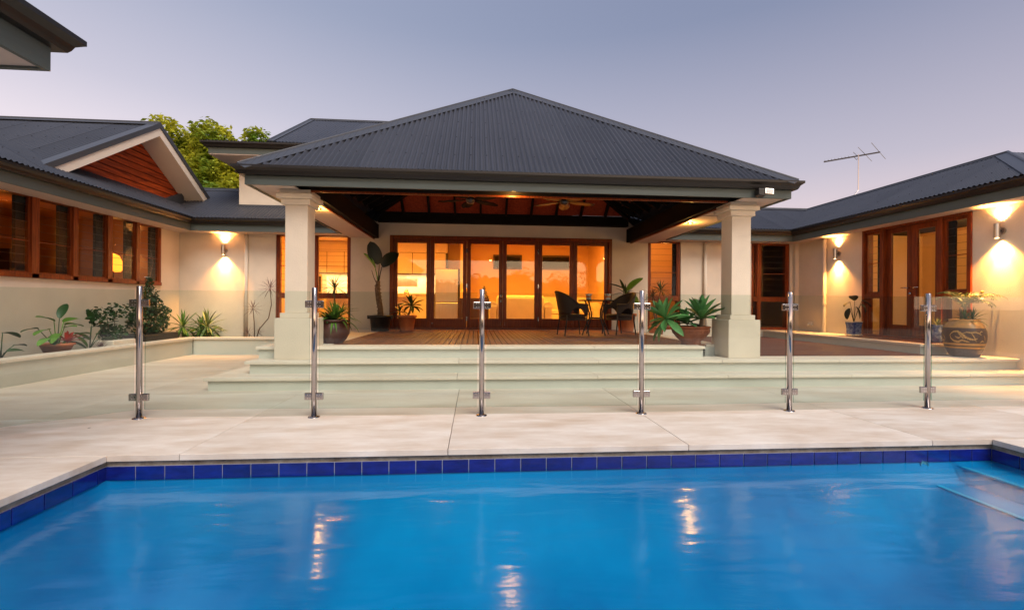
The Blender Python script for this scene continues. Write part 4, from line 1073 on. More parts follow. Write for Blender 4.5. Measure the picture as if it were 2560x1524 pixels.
MB().lathe([(.14, .33), (.15, .345), (.14, .36), (.125, .345), (.14, .33)], n=28).build('ring', 'chair_metal', tb, smooth=True)
for k in range(4):
    a = k * PI / 2 + .35; ca, sa = math.cos(a), math.sin(a)
    MB().tube([(ca * r_, sa * r_, z) for r_, z in ((.33, 0), (.24, .2), (.155, .34), (.16, .45), (.22, .60), (.26, .69))], .015, 8).build('leg', 'chair_metal', tb, smooth=True)
for i, (x, y) in enumerate(((2.30, 9.15), (2.69, 9.10))):
    cp = thing('small_planter', ('small striped ceramic cup on the left of the round table', 'small striped ceramic cup on the right of the round table')[i], 'cup', (x, y, DZ + .716), 0, 'striped cups on the table')
    MB().lathe([(0, 0), (.048, 0), (.05, .045)], n=20).build('foot', 'white_glaze', cp, smooth=True)
    MB().lathe([(.0502, .045), (.054, .08)], n=20).build('stripe', 'terracotta', cp, smooth=True)
    MB().lathe([(.054, .08), (.06, .105), (.072, .122), (.068, .122), (.055, .09), (0, .088)], n=20).build('rim', 'white_glaze', cp, smooth=True)

# ------------------------------------------------------------------ plants
def leaf_mesh(L_, W_, e0, e1, fold=.25, n=8, peak=.45, m='leaf_agave', power=.8, name='leaf'):
    """blade starting at origin along +X; e0/e1: elevation at root and tip (radians)"""
    vs = []; x = z = 0; ds = L_ / n
    for i in range(n + 1):
        t_ = i / n
        wv = W_ * (math.sin(PI * t_ ** (math.log(.5) / math.log(peak))) ** power * .94 + .06 * (1 - t_)) / 2
        if i == n: wv = .001
        el = e0 + (e1 - e0) * t_
        up_ = Vector((-math.sin(el), 0, math.cos(el))) * wv * fold * 2
        vs += [(x + up_.x, -wv, z + up_.z), (x, 0, z), (x + up_.x, wv, z + up_.z)]
        x += math.cos(el) * ds; z += math.sin(el) * ds
    fs = []
    for i in range(n): fs += [(3 * i, 3 * i + 3, 3 * i + 4, 3 * i + 1), (3 * i + 1, 3 * i + 4, 3 * i + 5, 3 * i + 2)]
    return MB().add(vs, fs)
def rosette(parent, c, n, L_, W_, elo, ehi, droop=.5, m='leaf_agave', fold=.25, peak=.45, tilt=(0, 0), joined=False, jit=.15, power=.8, name='leaf'):
    """n leaves round c; inner leaves stand steeper"""
    vars_ = []; K = 5
    if joined: big = MB()
    for k in range(K):
        f_ = k / (K - 1); e = elo + (ehi - elo) * f_
        mb = leaf_mesh(L_ * (1 - .25 * f_), W_ * (1 - .25 * f_), e, e - droop * (1 - .6 * f_), fold, peak=peak, power=power)
        vars_.append(mb)
    objs = [None] * K
    for i in range(n):
        f_ = i / max(1, n - 1); k = min(K - 1, int(f_ * K)); az = i * 2.39996 + rnd.uniform(-jit, jit)
        rot = Euler((tilt[0] + rnd.uniform(-jit, jit) * .5, tilt[1] + rnd.uniform(-jit, jit) * .5, 0)).to_matrix() @ Euler((0, 0, az)).to_matrix()
        sc = rnd.uniform(.85, 1.1)
        if joined:
            o_ = len(big.v); big.v += [tuple(Vector(c) + rot @ (Vector(v) * sc)) for v in vars_[k].v]; big.f += [tuple(q + o_ for q in ff) for ff in vars_[k].f]; big.mi += [0] * len(vars_[k].f)
        else:
            if objs[k] is None: ob = objs[k] = vars_[k].build(name, m, parent, smooth=True)
            else: ob = dup(objs[k])
            ob.location = c; ob.rotation_euler = rot.to_euler(); ob.scale = (sc,) * 3
    if joined: return big.build('foliage', m, parent, smooth=True, kind='stuff')
def pot(parent, prof, m, name='pot', soilz=None, soilr=None, sq=0, n=32):
    o_ = MB().lathe(prof, n=n, sq=sq).build(name, m, parent, smooth=not sq)
    if soilz: MB().lathe([(0, soilz), (soilr, soilz)], n=n, sq=sq).build('soil', 'soil', parent)
    return o_
# brown glazed pot left
p = thing('potted_ponytail_plant', 'round brown glazed pot of arching green strap leaves beside the left column', 'potted plant', (-2.18, 7.22, DZ))
pot(p, [(0, 0), (.15, 0), (.155, .015), (.20, .06), (.245, .15), (.25, .22), (.225, .285), (.20, .31), (.21, .325), (.235, .335), (.235, .36), (.205, .362), (.19, .34), (.19, .30)], 'brown_glaze', soilz=.32, soilr=.192)
rosette(p, (.02, 0, .32), 54, .46, .036, R(18), R(82), 1.6, 'leaf_bright', joined=True)
rosette(p, (.06, .02, .38), 30, .36, .022, R(50), R(85), .8, 'leaf_bright', joined=True)
rosette(p, (-.05, 0, .32), 18, .30, .07, R(25), R(60), 1.2, 'leaf_dark')
p = thing('potted_dracaena', 'dark spiky dracaena behind the round brown pot, against the left window', 'potted plant', (-2.62, 8.75, DZ))
pot(p, [(0, 0), (.12, 0), (.15, .26), (.165, .26), (.165, .29), (.14, .29), (.135, .26)], 'terracotta', soilz=.265, soilr=.138)
MB().tube([(0, 0, .26), (.01, 0, .55), (.0, 0, .88)], [.02, .016, .014], 8).build('trunk', 'bark', p)
rosette(p, (0, 0, .88), 34, .36, .024, R(-10), R(75), .9, 'leaf_dark', joined=True)
rosette(p, (.12, .05, .45), 20, .34, .024, R(0), R(60), 1.3, 'leaf_dark', joined=True)
# bird of paradise in black tub
p = thing('potted_giant_strelitzia', 'black tub with a ringed trunk and two big dark paddle leaves by the bifold doors', 'potted plant', (-2.12, 10.45, DZ))
pot(p, [(0, 0), (.19, 0), (.20, .02), (.225, .30), (.25, .30), (.25, .345), (.235, .35), (.21, .345), (.21, .30)], 'black_plastic', soilz=.30, soilr=.212)
for s_ in (-1, 1): MB().box(s_ * .25 - .03, s_ * .25 + .03, -.05, .05, .27, .35).build('pot_handle', 'black_plastic', p, bevel=.008)
tr = [(.0, 0, .3), (-.0, 0, .5), (-.04, 0, .7), (-.07, 0, .95), (-.05, 0, 1.12)]
MB().tube(tr, [.07, .06, .062, .058, .045], 12).build('trunk', 'bark', p, smooth=True)
for z in range(9): MB().tube([(-.008 * z, 0, .36 + z * .08), (-.008 * z, 0, .385 + z * .08)], [.072, .064], 12).build('trunk_ring', 'bark', p)
def paddle(parent, base, knee, dirv, L_, W_, m, roll=0, stem_r=.014):
    base = Vector(base); knee = Vector(knee); mid = (base + knee) / 2 + Vector((0, 0, .03))
    MB().tube([base, mid, knee], [stem_r, stem_r * .8, stem_r * .6], 7).build('leaf_stalk', m, parent, smooth=True)
    d = Vector(dirv).normalized(); up = Vector((0, 0, 1)); side = d.cross(up)
    if side.length < .05: side = Vector((1, 0, 0))
    side.normalize(); side = Matrix.Rotation(roll, 3, d) @ side; nn = side.cross(d)
    n = 10; vs = []
    for i in range(n + 1):
        t_ = i / n; wv = W_ / 2 * (math.sin(PI * min(.999, t_ * .93 + .045)) ** .6); 
        if i == n: wv = .003
        c = knee + d * L_ * t_ + nn * (-.25 * L_ * t_ * t_)
        vs += [c - side * wv + nn * wv * .3, c, c + side * wv + nn * wv * .3]
    fs = []
    for i in range(n): fs += [(3 * i, 3 * i + 3, 3 * i + 4, 3 * i + 1), (3 * i + 1, 3 * i + 4, 3 * i + 5, 3 * i + 2)]
    return MB().add(vs, fs).build('leaf', m, parent, smooth=True)
paddle(p, (-.05, 0, 1.1), (-.03, 0, 1.50), (-.42, -.1, 1), .52, .30, 'leaf_blackish', 1.57)
paddle(p, (-.04, 0, 1.1), (.03, 0, 1.45), (.75, -.1, .75), .46, .30, 'leaf_blackish', 1.3)
paddle(p, (-.06, .02, 1.1), (-.12, 0, 1.40), (-.5, .2, 1), .42, .16, 'leaf_bright', .9)
MB().tube([(-.06, 0, 1.0), (-.15, 0, 1.2), (-.2, 0, 1.36)], [.012, .01, .006], 6).build('dead_stalk', 'bark', p)
rosette(p, (0, 0, .31), 8, .22, .03, R(30), R(60), 1.2, 'leaf_dark', joined=True)
# terracotta agave
p = thing('potted_agave', 'terracotta pot with two agave rosettes in front of the first bifold door', 'potted plant', (-1.55, 10.55, DZ))
pot(p, [(0, 0), (.145, 0), (.15, .02), (.195, .30), (.215, .30), (.225, .35), (.215, .355), (.19, .34), (.18, .30)], 'terracotta', soilz=.30, soilr=.182)
MB().tube([(.0, 0, .3), (.06, 0, .42), (.10, 0, .55)], .022, 8).build('stem', 'bark', p)
rosette(p, (.10, 0, .56), 20, .36, .085, R(-15), R(85), .45, 'leaf_dark', peak=.5, fold=.35)
rosette(p, (-.16, -.02, .42), 15, .26, .06, R(-20), R(80), .7, 'leaf_dark', peak=.5)
# terracotta behind right chair
p = thing('potted_banana_palm', 'large terracotta pot with variegated paddle leaves behind the right wicker chair', 'potted plant', (3.52, 10.45, DZ))
pot(p, [(0, 0), (.17, 0), (.17, .02), (.215, .36), (.24, .36), (.245, .42), (.23, .42), (.20, .40), (.2, .36)], 'terracotta', soilz=.37, soilr=.2)
paddle(p, (0, 0, .37), (.02, 0, .95), (.75, 0, .85), .50, .20, 'leaf_bright', .6)
paddle(p, (0, 0, .37), (-.08, -.02, 1.0), (-.9, 0, .45), .42, .08, 'leaf_dark', .3)
paddle(p, (.02, 0, .37), (.14, -.05, .85), (.3, -.1, -.8), .30, .18, 'leaf_bright', 1.2)
paddle(p, (0, .02, .37), (-.02, 0, .9), (-.3, 0, 1), .35, .07, 'leaf_dark', .8)
rosette(p, (0, 0, .85), 8, .4, .05, R(20), R(60), .8, 'leaf_dark')
# clay bowl with agaves
p = thing('agave_bowl', 'wide brown clay bowl with key pattern and green agaves beside the right column', 'potted plant', (3.40, 6.98, DZ))
pot(p, [(0, 0), (.15, 0), (.155, .02), (.145, .045), (.20, .09), (.265, .17), (.285, .235), (.275, .255), (.295, .265), (.295, .285), (.27, .287), (.26, .26)], 'bowl_clay', soilz=.262, soilr=.268, n=48)
kp = MB()
for k in range(14):      # greek key relief
    a0 = k * 2 * PI / 14
    def pt(u, v):
        a = a0 + u * .40; z = .175 + v * .052; r_ = .268 + (z - .17) * .26 + .002
        return (r_ * math.cos(a), r_ * math.sin(a), z)
    path = [(0, 0), (.92, 0), (.92, 1), (.25, 1), (.25, .4), (.62, .4), (.62, .68)]
    for (a_, b_) in zip(path, path[1:]):
        m1 = ((a_[0] + b_[0]) / 2, (a_[1] + b_[1]) / 2)
        kp.tube([pt(*a_), pt(*m1), pt(*b_)], .0042, 5)
kp.build('key_pattern', 'bowl_clay', p)
MB().tube([(-.18, 0, .26), (-.30, -.02, .30), (-.42, -.04, .38)], [.035, .03, .028], 10).build('stem', 'bark', p, smooth=True)
rosette(p, (-.42, -.04, .40), 24, .45, .125, R(-35), R(80), .25, 'leaf_agave', peak=.55, fold=.3, tilt=(0, -.5))
rosette(p, (-.07, .02, .32), 20, .36, .09, R(0), R(85), .3, 'leaf_agave', peak=.5, fold=.3)
MB().tube([(.16, 0, .24), (.18, 0, .40)], .03, 8).build('stem', 'bark', p)
rosette(p, (.17, 0, .40), 26, .50, .13, R(5), R(88), .2, 'leaf_agave', peak=.55, fold=.3)
# dracaena behind the bowl
p = thing('potted_dracaena', 'wispy dark dracaena behind the agave bowl, under the narrow right window', 'potted plant', (3.98, 9.8, .33))
pot(p, [(0, 0), (.13, 0), (.16, .28), (.175, .28), (.175, .31), (.15, .31), (.145, .28)], 'terracotta', soilz=.285, soilr=.148)
MB().tube([(0, 0, .28), (.02, 0, .7), (.10, 0, 1.10)], [.02, .016, .014], 8).build('trunk', 'bark', p)
MB().tube([(0, 0, .28), (-.05, 0, .65), (-.08, 0, .95)], [.02, .016, .014], 8).build('trunk', 'bark', p)
rosette(p, (.10, 0, 1.10), 30, .36, .022, R(-10), R(75), .9, 'leaf_dark', joined=True)
rosette(p, (-.08, 0, .95), 26, .32, .022, R(-10), R(75), .9, 'leaf_maroon', joined=True)
# blue white square pot
p = thing('potted_elephant_ear', 'square blue and white ceramic pot with drooping dark leaves beside the french doors', 'potted plant', (7.98, 9.05, .497))
p.scale = (.82, .82, .92)
pot(p, [(0, .035), (.115, .035), (.125, .05), (.128, .2), (.145, .305)], 'cyan_glaze', 'pot', soilz=.30, soilr=.13, sq=2)
MB().lathe([(.146, .305), (.155, .325), (.135, .325), (.13, .30)], n=32, sq=2).build('rim', 'white_glaze', p)
MB().lathe([(.0, .02), (.14, .02), (.14, .034), (0, .0345)], n=32, sq=2).box(-.13, -.08, -.13, -.08, 0, .02).box(.08, .13, -.13, -.08, 0, .02).box(.08, .13, .08, .13, 0, .02).box(-.13, -.08, .08, .13, 0, .02).build('saucer', 'white_glaze', p)
for (kx, ky, kz, dx, dy, dz, L_, W_) in ((-.16, -.05, .62, -.55, -.1, -.9, .26, .17), (.0, -.02, .80, -.3, -.2, .3, .24, .2), (.05, .0, .66, .2, -.3, -.6, .28, .2), (.13, -.1, .80, .8, -.2, -.3, .25, .2), (-.06, .05, .76, -.6, 0, -.2, .2, .16), (.2, .0, .72, .5, -.3, -.8, .22, .16)):
    paddle(p, (0, 0, .3), (kx, ky, kz), (dx, dy, dz), L_, W_, 'leaf_blackish', rnd.uniform(-.3, .3), .007)
# big dragon pot
p = thing('dragon_pot', 'huge brown glazed jar with tan scrolling pattern holding a palm, beside the glass doors', 'potted plant', (7.70, 6.62, .331))
PR = [(0, 0), (.21, 0), (.225, .02), (.27, .10), (.315, .22), (.335, .34), (.325, .43), (.285, .52), (.24, .565), (.225, .575), (.235, .59), (.235, .61), (.205, .612), (.2, .58)]
m_ = mat('dragon_glaze', (.055, .032, .026), .42, coat=.1); t_ = m_.node_tree; L = t_.links.new; b_ = t_.nodes['Principled BSDF']
tcn = N('ShaderNodeTexCoord', t_); sp = N('ShaderNodeSeparateXYZ', t_); L(tcn.outputs['Object'], sp.inputs[0])
rz_ = N('ShaderNodeValToRGB', t_); rz_.color_ramp.interpolation = 'CONSTANT'
els = rz_.color_ramp.elements; els[0].position = 0; els[0].color = (0, 0, 0, 1); els[1].position = 1; els[1].color = (1, 1, 1, 1)
for ps, v in ((.14, 1), (.165, 0), (.19, 1), (.225, 0), (.47, 1)): e = els.new(ps); e.color = (v, v, v, 1)
L(sp.outputs['Z'], rz_.inputs[0])
mxx = N('ShaderNodeMix', t_, data_type='RGBA'); L(rz_.outputs[0], mxx.inputs[0])
mxx.inputs[6].default_value = (.085, .036, .026, 1); mxx.inputs[7].default_value = (.60, .30, .075, 1)
nz = N('ShaderNodeTexNoise', t_); nz.inputs['Scale'].default_value = 7; mm = N('ShaderNodeMix', t_, data_type='RGBA', blend_type='MULTIPLY'); mm.inputs[0].default_value = .5
L(mxx.outputs[2], mm.inputs[6]); L(nz.outputs['Fac'], mm.inputs[7]); L(mm.outputs[2], b_.inputs['Base Color'])
p.scale = (.78, .78, .96)
pot(p, PR, 'dragon_glaze', soilz=.57, soilr=.202, n=48)
mat('dragon_relief', (.42, .24, .075), .5, var=.2, scale=20)
def onpot(a, z, lift=.003):
    r_ = interp([(z_, r__) for r__, z_ in PR[1:9]], z) + lift; return Vector((r_ * math.cos(a), r_ * math.sin(a), z))
dm = MB(); base_a = R(-128)
def stroke(pts, w_):
    q = []
    for i in range(len(pts) - 1):
        for k in range(6):
            f_ = k / 6; q.append((pts[i][0] + (pts[i + 1][0] - pts[i][0]) * f_, pts[i][1] + (pts[i + 1][1] - pts[i][1]) * f_))
    q.append(pts[-1]); P_ = [onpot(base_a + a, z) for a, z in q]; n = len(P_); vs = []
    for i, c in enumerate(P_):
        d = (P_[min(i + 1, n - 1)] - P_[max(i - 1, 0)]).normalized(); nn = Vector((c.x, c.y, 0)).normalized(); s_ = d.cross(nn)
        wv = w_ * math.sin(PI * (.08 + .84 * i / (n - 1))) * (.8 + .3 * math.sin(i * 2.1)); vs += [c - s_ * wv, c + s_ * wv]
    dm.add(vs, [(2 * i, 2 * i + 2, 2 * i + 3, 2 * i + 1) for i in range(n - 1)])
for rep in (0, 2.1, 4.2):
    def S_(pts, w_): stroke([(a + rep, z) for a, z in pts], w_)
    S_([(-.85, .36), (-.7, .41), (-.5, .42), (-.3, .38), (-.15, .33), (.05, .30), (.25, .29), (.4, .31)], .022)
    S_([(-.85, .36), (-.8, .30), (-.65, .26), (-.45, .25), (-.3, .28), (-.1, .26), (.05, .25)], .017)
    S_([(-.3, .38), (-.1, .41), (.1, .40), (.3, .41), (.5, .39), (.62, .36)], .014)
    S_([(.1, .40), (.2, .35), (.3, .30), (.36, .25)], .010)
    S_([(-.5, .42), (-.35, .35), (-.2, .30)], .012); S_([(.5, .39), (.6, .42), (.72, .42)], .010)
    S_([(.55, .24), (.7, .27), (.85, .25)], .010); S_([(-.6, .34), (-.45, .31), (-.35, .33)], .012)
    S_([(.75, .36), (.85, .32), (.9, .27)], .010)
dm.build('scroll_pattern', 'dragon_relief', p)
MB().tube([(0, 0, .57), (.01, 0, .72), (.03, 0, .85)], [.035, .03, .02], 8).build('trunk', 'bark', p)
MB().tube([(-.05, 0, .57), (-.07, 0, .70), (-.09, 0, .80)], [.03, .025, .015], 8).build('trunk', 'bark', p)
def frond(parent, base, az, e0, L_, m, nl=14, leafL=.16, m2=None):
    pts = []; x = z = 0; n = 10
    for i in range(n + 1):
        el = e0 - 1.6 * (i / n); pts.append(Vector(base) + Vector((math.cos(az) * x, math.sin(az) * x, z))); x += math.cos(el) * L_ / n; z += math.sin(el) * L_ / n
    mb = MB().tube(pts, [.006 - .0004 * i for i in range(n + 1)], 5)
    for k in range(nl):
        t_ = .2 + .78 * k / (nl - 1); i = min(n - 1, int(t_ * n)); c = pts[i].lerp(pts[i + 1], t_ * n - i); d = (pts[i + 1] - pts[i]).normalized()
        sd = d.cross(Vector((0, 0, 1))).normalized()
        for s_ in (-1, 1):
            v = (sd * s_ + d * .7 + Vector((0, 0, -.25 + rnd.uniform(-.15, .15)))).normalized() * leafL * (1 - .5 * abs(t_ - .5)); w_ = d.cross(v).cross(v).normalized() * .009
            mb.add([c, c + v * .5 + w_, c + v, c + v * .5 - w_], [(0, 1, 2, 3)])
    return mb.build('frond', m, parent)
for k in range(11): frond(p, (.02 * math.cos(k), .02 * math.sin(k), .80), k * 2.4 + .3, R(75 - (k % 3) * 14), .52, 'leaf_dark')
for az in (R(-5), R(-40), R(20)): frond(p, (.03, 0, .84), az, R(52), .66, 'leaf_yellow', leafL=.12)
rosette(p, (.12, -.05, .60), 26, .30, .03, R(-5), R(70), .6, 'leaf_dark', joined=True)
rosette(p, (-.08, -.08, .60), 20, .26, .03, R(0), R(70), .6, 'leaf_dark', joined=True)
MB().lathe([(0, -.03), (.03, -.01), (.035, .01), (.0, .02)], (.33, -.05, 1.06), 10).build('flower', 'flower_yellow', p, smooth=True)
# small blue pot behind jar
p = thing('small_blue_pot', 'small blue and white pot on the platform behind the huge dragon jar', 'potted plant', (7.98, 7.30, .497))
pot(p, [(0, 0), (.08, 0), (.085, .02), (.10, .08), (.095, .20), (.07, .27), (.085, .30), (.08, .30), (.06, .27)], 'cyan_glaze', soilz=.27, soilr=.062)
rosette(p, (0, 0, .28), 30, .26, .014, R(10), R(75), 1.3, 'leaf_yellow', joined=True)

# planter bed plants
def small_tree_head(parent, c, n, L_, m): rosette(parent, c, n, L_, .012, R(-35), R(70), .25, m, joined=True)
p = thing('dragon_tree', 'thin dragon tree with spiky reddish heads near the left column', 'plant', (-4.95, 10.72, .26))
MB().tube([(.03, 0, 0), (.10, 0, .25), (.30, 0, .50), (.36, 0, .8), (.33, 0, 1.18)], [.013, .012, .011, .010, .009], 7).build('trunk', 'bark', p, smooth=True)
MB().tube([(0, 0, 0), (-.01, 0, .4), (-.04, 0, .72)], [.013, .011, .009], 7).build('trunk', 'bark', p, smooth=True)
MB().tube([(-.1, 0, 0), (-.12, 0, .15)], .01, 7).build('trunk', 'bark', p)
small_tree_head(p, (.33, 0, 1.18), 44, .34, 'leaf_red'); small_tree_head(p, (-.04, 0, .72), 40, .28, 'leaf_red'); small_tree_head(p, (-.12, -.05, .15), 26, .24, 'leaf_red'); small_tree_head(p, (.06, .05, .16), 20, .2, 'leaf_red')
for i, (x, y, s_, lb) in enumerate(((-6.42, 10.62, 1.0, 'spiky green yucca nearest the black trough in the corner bed'), (-5.95, 10.70, 1.05, 'spiky yucca with yellow edged leaves below the left wall lamp'), (-6.16, 10.85, .8, 'low yucca clump half hidden between the two taller ones'))):
    p = thing('yucca', lb, 'plant', (x, y, .26))
    MB().tube([(0, 0, 0), (.01, 0, .3 * s_)], [.03, .02], 8).build('trunk', 'bark', p)
    rosette(p, (0, 0, .30 * s_), 34, .52 * s_, .05, R(-35), R(85), .55, ('leaf_bright', 'leaf_yellow', 'leaf_bright')[i], fold=.3)
    rosette(p, (.05, -.03, .08), 18, .42 * s_, .045, R(0), R(70), .9, 'leaf_bright')
def bush(name, label, cat, loc, boxes, nleaf, ls, m, potf=None):
    p = thing(name, label, cat, loc); mb = MB()
    tot = sum(b[6] for b in boxes)
    for (x0, x1, y0, y1, z0, z1, wt_) in boxes:
        for _ in range(int(nleaf * wt_ / tot)):
            while True:
                u, v, q = rnd.uniform(-1, 1), rnd.uniform(-1, 1), rnd.uniform(-1, 1)
                if u * u + v * v + q * q < 1: break
            c = Vector(((x0 + x1) / 2 + u * (x1 - x0) / 2, (y0 + y1) / 2 + v * (y1 - y0) / 2, (z0 + z1) / 2 + q * (z1 - z0) / 2))
            R_ = Euler((rnd.uniform(-1.2, 1.2), rnd.uniform(-1.2, 1.2), rnd.uniform(0, 6.3))).to_matrix(); s_ = ls * rnd.uniform(.6, 1.3)
            mb.add([c + R_ @ Vector(v_) * s_ for v_ in ((0, -1, 0), (.55, -.2, .1), (.5, .45, .05), (0, 1, -.15), (-.5, .45, .05), (-.55, -.2, .1))], [(0, 1, 2, 3), (0, 3, 4, 5)])
    mb.build('foliage', m, p, kind='stuff')
    return p
p = bush('basil_bush', 'dense dark green conical bush with a bamboo stake in a black trough', 'bush', (-6.42, 9.55, .27),
         [(-.3, .3, -.42, .42, .15, .75, 10), (-.24, .24, -.3, .3, .55, .95, 5), (-.15, .15, -.18, .2, .8, 1.15, 2.4), (-.06, .06, -.08, .1, 1.1, 1.35, .8), (-.2, .2, -.62, -.4, .5, .8, .8), (-.1, .15, .35, .55, .45, .75, 1)], 1900, .033, 'bush_leaf')
MB().box(-.26, .26, -.5, .5, 0, .22).build('trough', 'black_plastic', p, bevel=.015)
MB().tube([(0, 0, .2), (.01, -.02, 1.2), (.05, .05, 1.62), (.03, .0, 1.85)], [.01, .008, .005, .003], 6).build('stake', 'bark', p)
MB().tube([(.0, -.12, 1.32), (.0, .06, 1.32)], .006, 5).build('tie', 'white_paint', p)
for s_ in (-.25, -.1, .1, .25): MB().tube([(0, s_ * .4, .2), (.02, s_, .7)], .006, 5).build('stem', 'bark', p)
p = bush('basil_bush', 'small leafy bush with trailing sprigs in a square stone pot', 'bush', (-6.40, 8.62, .27),
         [(-.2, .2, -.24, .24, .12, .45, 6), (-.15, .15, -.4, -.12, .4, .75, 1.4), (-.1, .1, -.1, .15, .45, .85, 1.2), (-.1, .1, -.5, -.35, .5, .72, .8)], 620, .033, 'bush_leaf')
MB().box(-.22, .22, -.26, .26, 0, .17).build('stone_pot', 'travertine', p, bevel=.02)
for s_ in (-.35, -.15, .05): MB().tube([(0, s_ * .3, .15), (.02, s_, .65)], .005, 5).build('stem', 'bark', p)
def broad(name, label, loc, leaves, m, potp=None):
    p = thing(name, label, 'plant', loc)
    for (kx, ky, kz, dx, dy, dz, L_, W_) in leaves: paddle(p, (0, 0, .05), (kx, ky, kz), (dx, dy, dz), L_, W_, m, rnd.uniform(-.3, .3), .008)
    return p
p = broad('broadleaf_plant', 'broad leaved green plant with a red flower head in a terracotta bowl', (-6.40, 7.55, .27),
      [(.0, -.05, .52, .1, -1, .5, .30, .12), (.05, .05, .50, .1, .8, .35, .26, .14), (.0, .14, .46, .1, 1, .1, .3, .13), (.05, -.18, .40, .1, -1, .0, .28, .13), (.05, .2, .33, .1, 1, -.2, .3, .12),
       (.1, -.1, .34, .3, -.8, -.3, .24, .12), (.12, .12, .30, .4, .6, -.5, .26, .14), (.1, -.25, .28, .2, -1, -.2, .22, .1), (.1, .0, .42, .6, -.1, .2, .2, .1), (.0, .32, .30, .1, 1, .2, .24, .1)], 'leaf_bright')
p.scale = (1.02, 1.02, 1.02)
for q_ in ((-.05, .1, .56, -.1, .4, .7, .3, .12), (.02, -.1, .3, .5, -.5, -.2, .24, .12), (.1, .1, .2, .6, .5, -.3, .24, .13), (0, -.3, .42, 0, -1, .1, .26, .1)): paddle(p, (0, 0, .05), q_[:3], q_[3:6], q_[6], q_[7], 'leaf_dark', .2, .008)
pot(p, [(0, 0), (.12, 0), (.19, .16), (.21, .16), (.21, .19), (.18, .19), (.17, .15)], 'terracotta', soilz=.15, soilr=.175)
rosette(p, (.12, .03, .20), 16, .22, .06, R(20), R(85), .4, 'flower_red', name='petal')
broad('elephant_ear', 'elephant ear plant with cupped grey green leaves at the bed\'s left end', (-6.40, 6.72, .27),
      [(.0, -.08, .50, .1, -.9, .3, .24, .14), (.0, .02, .40, .1, .8, -.1, .22, .14), (.05, -.16, .28, .1, -1, .0, .24, .10), (.05, .12, .22, .1, 1, .1, .16, .1), (.1, -.02, .15, .3, .6, .1, .18, .12)], 'leaf_dark')
broad('elephant_ear', 'upright elephant ear leaves between the red flower and the stone pot', (-6.40, 8.15, .27),
      [(.0, .05, .50, .1, -.4, .9, .22, .10), (.0, .02, .40, .1, 1, .2, .26, .10), (.05, .20, .42, .1, 1, .5, .3, .10), (.05, -.05, .24, .1, -1, .1, .24, .12), (.08, .12, .22, .2, 1, -.1, .22, .1)], 'leaf_dark')
p = thing('red_grass', 'tuft of fine reddish ornamental grass in front of the stone pot', 'plant', (-6.28, 8.22, .27))
rosette(p, (0, 0, 0), 70, .26, .012, R(5), R(80), 1.2, 'leaf_red', joined=True)
broad('begonia', 'low maroon leaved plant beside the wooden stake at the far left', (-6.38, 6.28, .27),
      [(.0, -.15, .12, .2, -1, .0, .16, .13), (.05, .0, .14, .3, .2, .0, .16, .13), (.0, .12, .12, .2, 1, .0, .16, .12), (.05, -.3, .10, .2, -1, -.1, .16, .12), (.1, -.1, .08, .5, -.5, 0, .14, .12), (.1, .1, .07, .5, .5, 0, .14, .12), (0, .25, .1, .1, 1, 0, .14, .1)], 'leaf_maroon')
st = MB().tube([(0, 0, 0), (0, 0, .42)], .022, 10).build('stake', 'dark_wood', loc=(-6.40, 6.36, .27)); tag(st, 'short dark wooden stake standing in the bed at the far left', 'stake')

# ------------------------------------------------------------------ trees
def tree(name, label, loc, trunk_h, crown, nleaf, ls, m, seed):
    r_ = random.Random(seed); p = thing(name, label, 'tree', loc)
    tm = MB(); tm.tube([(0, 0, 0), (.1, 0, trunk_h * .6), (.0, 0, trunk_h)], [.22, .16, .1], 8)
    for (cx_, cy_, cz_, rr, rz2) in crown: tm.tube([(0, 0, trunk_h * .7), ((cx_) * .5, cy_ * .5, (cz_ + trunk_h * .7) / 2), (cx_, cy_, cz_)], [.09, .05, .015], 6)
    tm.build('trunk', 'bark', p)
    mb = MB(); vol = sum(c[3] ** 2 * c[4] for c in crown)
    for (cx_, cy_, cz_, rr, rz2) in crown:
        for _ in range(int(nleaf * rr * rr * rz2 / vol)):
            d = Vector((r_.gauss(0, 1), r_.gauss(0, 1), r_.gauss(0, 1))).normalized() * (r_.uniform(.2, 1) ** .45)
            k = 1 + .22 * math.sin(d.x * 9 + cz_) * math.cos(d.z * 8 + cx_)
            c = Vector((cx_ + d.x * rr * k, cy_ + d.y * rr * k, cz_ + d.z * rz2 * k))
            Rr = Euler((r_.uniform(-.9, .9), r_.uniform(-.9, .9), r_.uniform(0, 6.3))).to_matrix(); s_ = ls * r_.uniform(.6, 1.3)
            mb.add([c + Rr @ Vector(v) * s_ for v in ((0, -1, 0), (.45, 0, .1), (0, 1, 0), (-.45, 0, .1))], [(0, 1, 2, 3)])
    mb.build('crown', m, p, kind='stuff'); return p
cr_ = []
rr_ = random.Random(3)
for (x, z, r1) in ((-1.9, 4.2, 1.1), (-1.2, 5.2, 1.0), (-.2, 5.0, 1.2), (.8, 5.0, 1.1), (1.5, 5.5, .8), (2.2, 4.6, .9), (-1.7, 6.4, .55), (-.5, 6.25, .45), (1.2, 6.3, .5), (.3, 3.9, 1.3), (1.9, 3.6, 1.2), (-1.0, 3.2, 1.3), (1.9, 6.0, .35), (-2.15, 5.5, .6), (.1, 6.0, .4), (2.75, 5.7, .28), (-1.2, 6.0, .6), (-1.6, 5.9, .8), (-.6, 5.6, .9), (.6, 5.6, .8), (2.0, 5.2, .8), (-.2, 6.1, .8), (.8, 6.0, .7), (-1.1, 6.1, .7)):
    cr_.append((x, rr_.uniform(-.8, .8), z * 1.02 + 1.0, r1, r1 * .8))
tree('leafy_tree', 'yellow green feathery tree behind the left gable', (-9.05, 17.5, -.45), 5.0, cr_, 60000, .10, 'tree_leaf', 5)
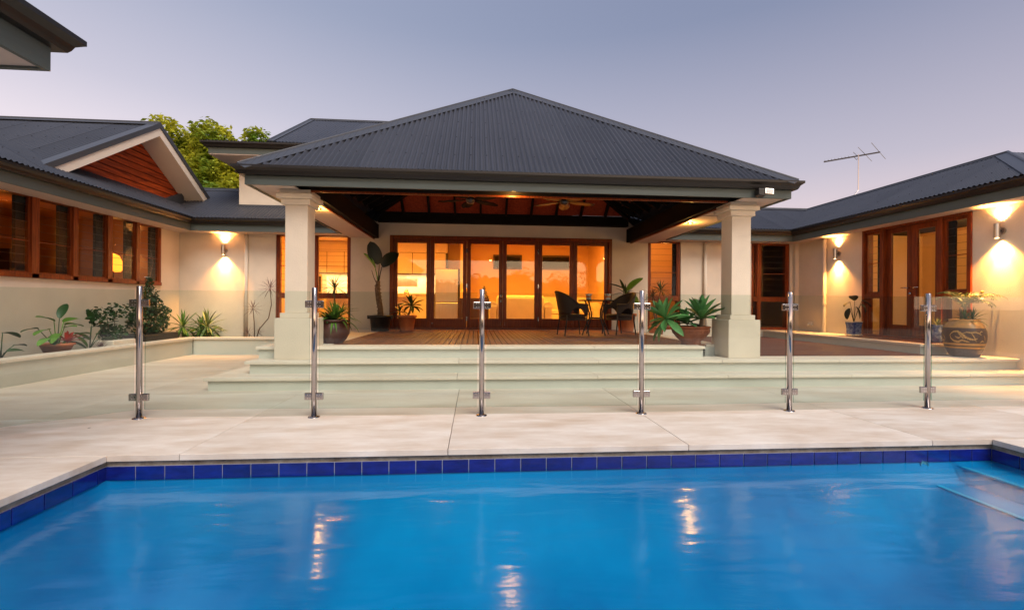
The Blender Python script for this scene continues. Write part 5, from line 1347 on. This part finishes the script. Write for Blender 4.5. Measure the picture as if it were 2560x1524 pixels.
hg = MB(); hv = []; q_ = random.Random(4); K_ = 180
for i in range(K_ + 1):
    x = -26 + 52 * i / K_; t_ = 3.15 + .35 * math.sin(x * .55) + .2 * math.sin(x * 1.9 + 1) + q_.uniform(-.14, .14)
    for (yy, z) in ((-15.2, 0), (-14.8, t_ * .5), (-15.1, t_ * .85), (-15.7, t_), (-16.4, t_ * .8), (-16.6, 0)): hv.append((x, yy + q_.uniform(-.2, .2), max(0, z + q_.uniform(-.1, .1) * (z > 0))))
hg.add(hv, [(6 * i + j, 6 * i + 6 + j, 6 * i + 7 + j, 6 * i + 1 + j) for i in range(K_) for j in range(5)])
tag(hg.build('hedge', 'far_tree_leaf'), 'tall dark hedge behind the fence, reflected in the door glass', 'hedge')
# trees behind the camera, seen only as reflections in the glass
for i, (x, y, s_) in enumerate(((-9, -17, 1.0), (-3.5, -19, .8), (1.5, -18, 1.0), (6.5, -19, 1.2), (13, -17, .9), (-15, -16, 1.1), (19, -16, 1.2))):
    q = random.Random(i); crown = [(q.uniform(-2.6, 2.6) * s_, q.uniform(-1, 1), q.uniform(1.0, 3.0) * s_ + .3, q.uniform(.9, 1.5), q.uniform(.7, 1.1)) for _ in range(8)]
    tree('garden_tree', ('low dark tree reflected at the left of the doors', 'small dark tree reflected in the third door', 'round tree reflected in the fourth door', 'tall tree reflected in the fifth door', 'broad tree reflected in the narrow window', 'dark tree far to the left behind the pool', 'dark tree far to the right behind the pool')[i], (x, y, 0), 2.2 * s_, crown, 1500, .16, 'far_tree_leaf', i + 20)
rw = boxpart('boundary_fence', 'dark_wood', None, -24, 26, -14.2, -14, -.05, 2.35); tag(rw, 'long dark timber boundary fence reflected low in the door glass', 'fence')
fd_ = MB().add([(0, -.008, .002), (.018, -.005, .004), (.028, .002, .006), (.016, .008, .002), (.004, .005, .004)], [(0, 1, 2, 3, 4)]).build('fallen_leaf', 'leaf_maroon', loc=(-3.35, 4.25, .001))
tag(fd_, 'single dry brown leaf lying on the paving left of the first fence post', 'leaf')
bpy.context.view_layer.update()
